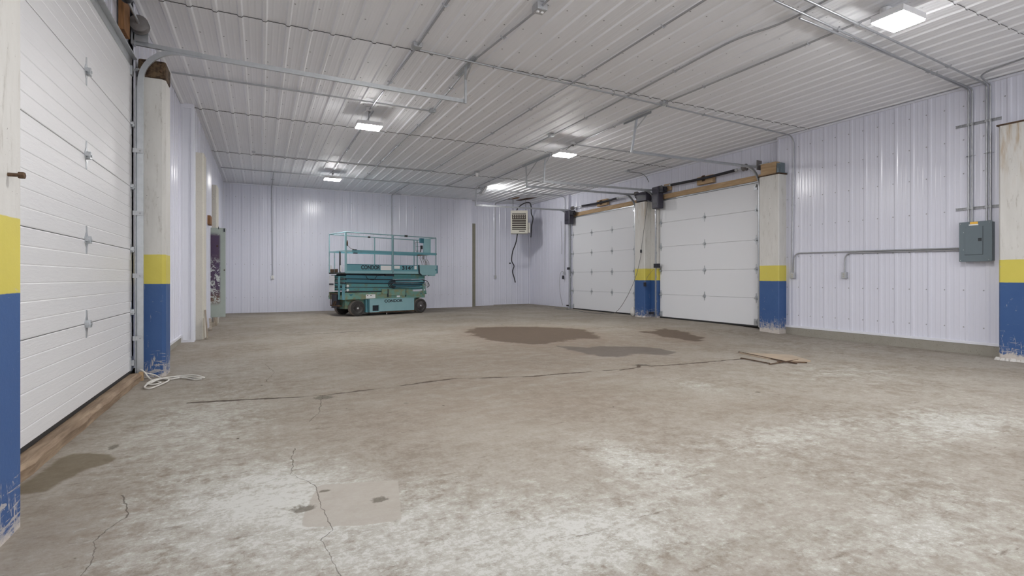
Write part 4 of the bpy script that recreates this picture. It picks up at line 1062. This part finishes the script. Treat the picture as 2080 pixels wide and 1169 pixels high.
# ------------------------------------------------------------------ scissor lift
lift = bpy.data.objects.new('scissor_lift', None); C.objects.link(lift)
lift.location = (2.61, 15.80, 0); lift.rotation_euler = (0, 0, math.radians(16.9))
lift['_o'] = (0, 0, 0)
tag(lift, 'weathered teal scissor lift with guard rails parked before the back wall', 'scissor lift')
D = 1.17
def LP(m, name, mat, parent=lift, bevel=0, label=None):
    o = m.build(name, mat, parent, origin=(0, 0, 0), bevel=bevel)
    if label: o['label'] = label
    return o
for (x, y, s) in ((0, 0, -1), (2.21, 0, -1), (0, D, 1), (2.21, D, 1)):
    y0 = y if s < 0 else y-.20
    m = MB(); R_ = .238
    m.lathe([(.155, y0+.004), (.16, y0-.002), (R_-.03, y0+.0), (R_-.008, y0+.018)], (x, 0, R_), 'y', 32)
    m.lathe([(R_-.008, y0+.182), (R_-.03, y0+.20), (.16, y0+.20), (.155, y0+.19)], (x, 0, R_), 'y', 32)
    w_ = LP(m, 'wheel', 'tyre')
    m = MB(); m.lathe([(R_-.008, y0+.016), (R_, y0+.035), (R_, y0+.165), (R_-.008, y0+.184)], (x, 0, R_), 'y', 32); LP(m, 'tread', 'tyre_tread', w_)
    m = MB(); yo = y0 if s < 0 else y0+.2; q = -s
    m.lathe([(.155, yo+q*.004), (.150, yo+q*.004), (.135, yo+q*.05), (.08, yo+q*.055), (.06, yo+q*.02), (.04, yo+q*.0), (.001, yo+q*.0)], (x, 0, R_), 'y', 24); LP(m, 'rim', 'rim', w_)
    m = MB(); m.lathe([(.001, yo-q*.012), (.022, yo-q*.01), (.028, yo+q*.01)], (x, 0, R_), 'y', 12); LP(m, 'hub_cap', 'chrome', w_)
m = MB(); m.tube([(0, .05, .238), (0, D-.05, .238)], .04, 10); m.tube([(2.21, .05, .238), (2.21, D-.05, .238)], .04, 10); LP(m, 'axle', 'axle_black')
m = MB(); m.box(-.42, .05, .50, 2.40, D-.05, .62); m.box(-.40, .03, .51, 2.38, .06, .71); m.box(-.40, D-.06, .51, 2.38, D-.03, .71); m.box(.35, .1, .18, 1.95, D-.1, .5); m.box(-.30, .22, .22, .30, D-.22, .50); m.box(1.95, .22, .25, 2.3, D-.22, .5)
LP(m, 'chassis', 'teal_dirty')
m = MB()
y_ = -.035   # side box with an opening
m.box(.37, y_, .31, 1.93, .10, .50); m.box(.37, y_, .10, .46, .10, .31); m.box(.68, y_, .115, 1.93, .10, .31); m.box(.46, y_, .10, .68, .10, .135)
m.prism([(.37, y_-.012), (1.95, y_-.012), (1.95, .12), (.37, .12)], 'z', .495, .512)
LP(m, 'side_box', 'teal_light')
m = MB(); m.box(.46, .02, .135, .68, .10, .31); m.box(.56, .0, .14, .60, .02, .22); LP(m, 'side_opening', 'ink')
m = MB(); m.box(.37, y_-.004, .075, 1.93, .06, .10); LP(m, 'bottom_lip', 'rust')
m = MB(); m.box(.36, .02, .10, .37, .20, .50); m.box(.30, .10, .10, .36, .3, .5); LP(m, 'side_box_end', 'teal')
m = MB(); m.box(.27, .018, .525, .58, .032, .645); cpl = LP(m, 'control_plate', 'white_plastic', label='white control plate with two black knobs')
m = MB()
for x in (.32, .43): m.lathe([(.001, -.004), (.014, -.002), (.016, .02)], (x, 0, .61), 'y', 10)
LP(m, 'knob', 'ink', cpl)
m = MB(); m.box(1.33, .022, .54, 1.44, .030, .62); LP(m, 'white_sticker', 'white_plastic')
m = MB(); m.box(.80, .0, .655, 1.0, .12, .80); m.box(1.02, -.01, .60, 1.63, .14, .79); m.box(1.66, .0, .60, 1.9, .12, .77); LP(m, 'tray', 'teal_dirty')
m = MB(); m.box(.99, -.014, .555, 1.02, .02, .80); m.box(1.63, .0, .55, 1.66, .02, .79); m.box(-.10, .024, .665, .02, .030, .672); m.box(.68, .024, .62, .78, .030, .627); LP(m, 'gap_line', 'ink')
m = MB(); m.prism([(2.20, .665), (2.27, .665), (2.235, .60)], 'y', .020, .030); m.prism([(-.28, .665), (-.14, .665), (-.21, .60)], 'y', .020, .030); LP(m, 'arrow_mark', 'teal_deep')
# rear (left) end: battery tray, step, ladder
m = MB(); m.box(-.47, .42, .24, -.38, .80, .66); LP(m, 'battery_box', 'black_plastic')
m = MB(); m.box(-.50, .25, .30, -.38, .84, .33); m.box(-.50, .40, .655, -.38, .84, .68); m.box(-.50, .81, .3, -.485, .84, .68); m.bar((-.50, .5, .33), (-.485, .42, .45), .02, .03); m.bar((-.50, .62, .33), (-.485, .54, .45), .02, .03); LP(m, 'rear_bumper', 'rust')
m = MB(); m.box(-.47, .03, .50, -.40, .07, .96); m.box(-.47, .30, .50, -.42, .34, 1.20); LP(m, 'rear_bracket', 'teal')
m = MB(); m.box(-.40, .78, .72, -.38, 1.12, 1.22); wp = LP(m, 'rear_panel', 'white_plastic', label='white rear panel with a dark strip')
m = MB(); m.box(-.404, .80, .93, -.40, 1.12, .98); LP(m, 'dark_strip', 'ink', wp)
m = MB(); m.box(2.42, .30, .60, 2.62, .34, .72); m.box(2.40, .3, .60, 2.64, .9, .63); m.tube([(2.60, .32, .72), (2.60, .32, .98)], .012, 8); m.box(2.30, .02, .55, 2.34, .05, .95); LP(m, 'front_bracket', 'teal_dirty')
# scissor arms
zs_ = [.74, .86, .985, 1.11]
for k, z_ in enumerate(zs_):
    m = MB(); m.bar((-.34, .07, z_+.075), (1.20, .07, z_+.045), .05, .100, up=(0, 0, 1)); LP(m, 'scissor_arm', ('teal_arm', 'teal_arm', 'teal_deep', 'teal_deep')[k], bevel=.006)
    m = MB(); m.bar((1.16, .17, z_+.045), (2.46, .17, z_+.075-(k-1.5)*.012), .05, .10, up=(0, 0, 1)); LP(m, 'scissor_arm', 'teal_arm' if k in (0, 3) else 'teal_deep', bevel=.006)
    m = MB(); m.bar((-.34, D-.07, z_+.075), (1.20, D-.07, z_+.045), .05, .115, up=(0, 0, 1)); LP(m, 'scissor_arm', 'teal_arm', bevel=.006)
    m = MB(); m.bar((1.16, D-.17, z_+.045), (2.46, D-.17, z_+.065), .05, .10, up=(0, 0, 1)); LP(m, 'scissor_arm', 'teal_arm', bevel=.006)
    m = MB(); m.bar((-.36, .075, z_+.005), (1.20, .075, z_-.018), .045, .030); LP(m, 'arm_gap_shade', 'ink')  # dark bar painting the shade between stacked arms
for z_, xe in ((1.04, 2.36), (.855, 2.34)):
    m = MB(); m.bar((1.28, .105, z_), (xe, .105, z_+.005), .05, .062); LP(m, 'inner_arm', 'teal', bevel=.004)
for z_ in zs_:
    m = MB(); m.tube([(-.32, .05, z_+.07), (-.32, D-.05, z_+.07)], .035, 12); LP(m, 'cross_tube', 'teal_arm')
    m = MB(); m.tube([(2.40, .15, z_+.07), (2.40, D-.15, z_+.07)], .03, 12); LP(m, 'cross_tube', 'teal_arm')
m = MB()
for z_ in zs_[:2]: m.lathe([(.001, .036), (.036, .04), (.042, .055)], (-.30, 0, z_+.05), 'y', 14)
LP(m, 'pin_cap', 'white_plastic')
m = MB()
for r_, c_ in ((.10, (1.17, .955)), (.07, (1.19, .955)), (.13, (1.15, .955))):
    m.tube([(c_[0]+.10+(-r_-.08)*math.sin(a), .035, c_[1]+r_*math.cos(a)) for a in [PI*k/12 for k in range(13)]], .014, 8)
for k in range(4): m.tube([(1.24, .035, .86+k*.07), (1.8, .06, .868+k*.068), (2.42, .10, .875+k*.06)], .010, 6)
m.tube(smooth_path([(2.30, .08, 1.09), (2.46, .08, 1.06), (2.56, .08, .98), (2.58, .08, .88), (2.50, .08, .84)]), .012, 8)
LP(m, 'hydraulic_hose', 'black_plastic')
m = MB()
for k in range(3): m.tube(smooth_path([(2.34, .06, .97-k*.035), (2.44, .05, 1.0-k*.05), (2.54, .06, .95-k*.03)]), .008, 6)
LP(m, 'metal_line', 'chrome')
m = MB(); m.tube(smooth_path([(.26, .03, 1.27), (.31, .03, 1.15), (.42, .03, 1.10), (.55, .03, 1.10), (.62, .03, 1.18), (.68, .03, 1.27)]), .008, 6); LP(m, 'hanging_wire', 'black_plastic')
m = MB(); m.box(-.20, .12, 1.22, 2.50, D-.12, 1.285); m.box(.95, .06, 1.20, 1.25, .12, 1.28); LP(m, 'sub_frame', 'ink')
m = MB(); m.prism([(1.16, 1.27), (2.55, 1.27), (2.40, 1.20), (2.2, 1.18), (1.16, 1.2)], 'y', .10, .16); LP(m, 'arm_end_plate', 'teal_arm')
m = MB(); m.tube([(.98, .04, .0), (.98, .04, .10)], .012, 8); m.box(.95, .02, .08, 1.01, .06, .10); LP(m, 'earth_strap', 'chrome')
# platform
m = MB(); m.box(-.39, 0, 1.28, 2.82, D, 1.315); LP(m, 'deck', 'teal')
m = MB(); m.box(-.36, -.004, 1.36, 2.80, .012, 1.545); LP(m, 'toe_board', 'teal')
m = MB(); m.box(-.39, -.012, 1.285, 2.82, .0, 1.36); LP(m, 'deck_edge', 'teal_light')
m = MB(); m.box(-.36, -.008, 1.545, 2.80, .012, 1.562); LP(m, 'toe_board_edge', 'teal_deep')
m = MB(); m.box(.2, D-.012, 1.32, 2.80, D+.004, 1.545); LP(m, 'toe_board', 'teal')
m = MB(); m.box(-.39, .02, 1.27, -.36, D-.02, 1.31); m.box(-.39, .55, 1.31, -.375, D-.1, 1.42); LP(m, 'rear_sill', 'rust')
m = MB(); m.box(-.385, .30, 1.34, -.380, .42, 1.53); LP(m, 'rear_plate', 'white_plastic'); m = MB(); m.box(-.385, .95, 1.36, -.380, 1.10, 1.53); LP(m, 'rear_plate', 'white_plastic')
m = MB(); m.prism([(2.13, 1.575), (2.80, 1.575), (2.80, 1.30), (2.72, 1.24), (2.24, 1.24), (2.15, 1.31)], 'y', -.045, -.025); LP(m, 'gusset_plate', 'teal_light')
m = MB(); m.prism([(2.10, 1.575), (2.135, 1.575), (2.155, 1.31), (2.245, 1.24), (2.21, 1.235), (2.11, 1.30)], 'y', -.040, -.012); LP(m, 'gusset_edge', 'ink')
m = MB(); m.box(2.80, .0, 1.30, 2.88, .05, 1.57); m.box(2.74, .0, 1.40, 2.82, -.05, 1.44); LP(m, 'end_latch', 'teal_deep')
m = MB(); m.box(2.50, -.03, 1.215, 2.76, .04, 1.24); LP(m, 'foot_plate', 'teal_light')
def pst(x, y, z0, z1, r, mat='teal_rail'):
    m = MB(); m.box(x-r, y-r, z0, x+r, y+r, z1); LP(m, 'guard_post', mat, bevel=.004)
pst(-.38, .01, 1.30, 2.50, .026, 'teal_light'); pst(1.16, -.012, 1.30, 2.49, .026); pst(2.81, .01, 1.56, 2.49, .013)
pst(-.38, D-.01, 1.30, 2.50, .013); pst(1.16, D-.01, 1.30, 2.48, .016); pst(2.68, D-.01, 1.30, 2.48, .016); pst(2.81, D-.01, 1.30, 2.48, .016)
pst(-.38, .78, 1.30, 1.95, .012); pst(-.38, .40, 1.30, 1.95, .018, 'axle_black')
def rail(a, b, r, mat='teal_rail', name='guard_rail'):
    m = MB(); m.tube([a, b], r, 10); LP(m, name, mat)
rail((-.38, .01, 2.50), (2.81, .01, 2.49), .016); rail((-.38, D-.01, 2.50), (2.81, D-.01, 2.48), .016)
rail((-.38, .01, 2.50), (-.38, D-.01, 2.50), .014, 'teal_light'); rail((2.81, .01, 2.49), (2.81, D-.01, 2.48), .014)
rail((1.6, .01, 2.495), (1.70, .01, 2.495), .030, 'axle_black', 'rail_joint'); rail((.92, D-.01, 2.49), (1.0, D-.01, 2.49), .028, 'axle_black', 'rail_joint')
m = MB(); m.box(-.18, -.006, 1.91, 2.82, .026, 1.985); LP(m, 'mid_rail', 'teal'); m = MB(); m.box(-.38, D-.03, 1.93, 2.82, D, 1.975); LP(m, 'mid_rail', 'teal')
m = MB(); m.box(-.38, .0, 1.92, -.18, .03, 1.965); m.box(-.395, .0, 1.93, -.37, D, 1.965); LP(m, 'gate_rail', 'teal_light')
m = MB(); m.box(2.80, .0, 1.93, 2.84, D, 1.975); LP(m, 'mid_rail', 'rust')
m = MB(); m.box(-.14, -.02, 1.875, -.02, .03, 1.90); m.box(-.16, -.02, 1.98, -.04, .03, 2.0); LP(m, 'gate_latch', 'ink')
m = MB(); m.tube(smooth_path([(-.36, -.03, 2.22), (-.35, -.03, 2.13), (-.25, -.03, 2.03), (-.12, -.02, 1.99)]), .006, 6); m.lathe([(.006, 2.09), (.022, 2.12), (.022, 2.20), (.006, 2.26)], (-.35, -.03, 0), 'z', 10); LP(m, 'gate_chain', 'rust')
m = MB(); m.box(2.36, .03, 1.98, 2.60, .10, 2.46); m.box(2.58, .02, 1.98, 2.61, .10, 2.46, 0); cb = LP(m, 'control_console', 'teal_light')
m = MB(); m.box(2.22, .05, 2.30, 2.36, .12, 2.46); LP(m, 'console_head', 'teal_deep', cb)
m = MB(); m.box(2.25, .06, 2.10, 2.32, .10, 2.22); m.tube([(2.26, .08, 2.10), (2.24, .08, 2.0)], .015, 8); LP(m, 'joystick', 'black_plastic', cb)
m = MB()
for z_ in (2.32, 2.18, 2.03): m.tube([(2.06, .08, z_), (2.24, .08, z_)], .006, 6)
m.tube([(2.06, .08, 2.03), (2.06, .08, 2.32)], .006, 6); LP(m, 'wire_guard', 'cord_grey')
for k, (a, b) in enumerate(((2.22, 2.26), (2.30, 2.34), (2.36, 2.40), (2.40, 2.46), (2.46, 2.53), (2.34, 2.42))):
    m = MB(); m.tube(smooth_path([(a+.03, .05, 1.93), (a-.02, .04, 1.80), (b, .03, 1.68), (b+.01, .02, 1.56)]), .009, 6); LP(m, 'console_cable', 'cord_grey')
m = MB(); m.box(.75, -.0065, 1.39, 1.12, -.004, 1.53); LP(m, 'white_label', 'white_plastic', label='faded white label patch')
m = MB(); m.box(1.22, -.0065, 1.44, 1.42, -.004, 1.53); m.box(1.96, -.0065, 1.43, 2.05, -.004, 1.54); LP(m, 'small_label', 'white_plastic')
def text(body, x0, x1, z0, z1, y, parent, mat='ink'):
    cu = bpy.data.curves.new('lettering', 'FONT'); cu.body = body; cu.extrude = .0008; cu.offset = .035
    tmp = bpy.data.objects.new('tmp', cu); C.objects.link(tmp); bpy.context.view_layer.update()
    dg = bpy.context.evaluated_depsgraph_get(); me = bpy.data.meshes.new_from_object(tmp.evaluated_get(dg))
    bpy.data.objects.remove(tmp)
    a = np.array([v.co[:] for v in me.vertices]); lo, hi = a.min(0), a.max(0)
    for v in me.vertices:
        u = (v.co.x-lo[0])/(hi[0]-lo[0]); w2 = (v.co.y-lo[1])/(hi[1]-lo[1])
        v.co = (x0+(x1-x0)*u, y-(v.co.z-lo[2]), z0+(z1-z0)*w2)
    me.materials.clear(); me.materials.append(M[mat])
    o = bpy.data.objects.new('lettering', me); C.objects.link(o); o.parent = parent
text('CONDOR', .10, .73, 1.405, 1.535, -.005, lift)
text('3146', 1.50, 1.93, 1.405, 1.535, -.005, lift)
text('CONDOR', .86, 1.50, .385, .475, -.036, lift)

for o in bpy.data.objects:
    if '_o' in o: del o['_o']
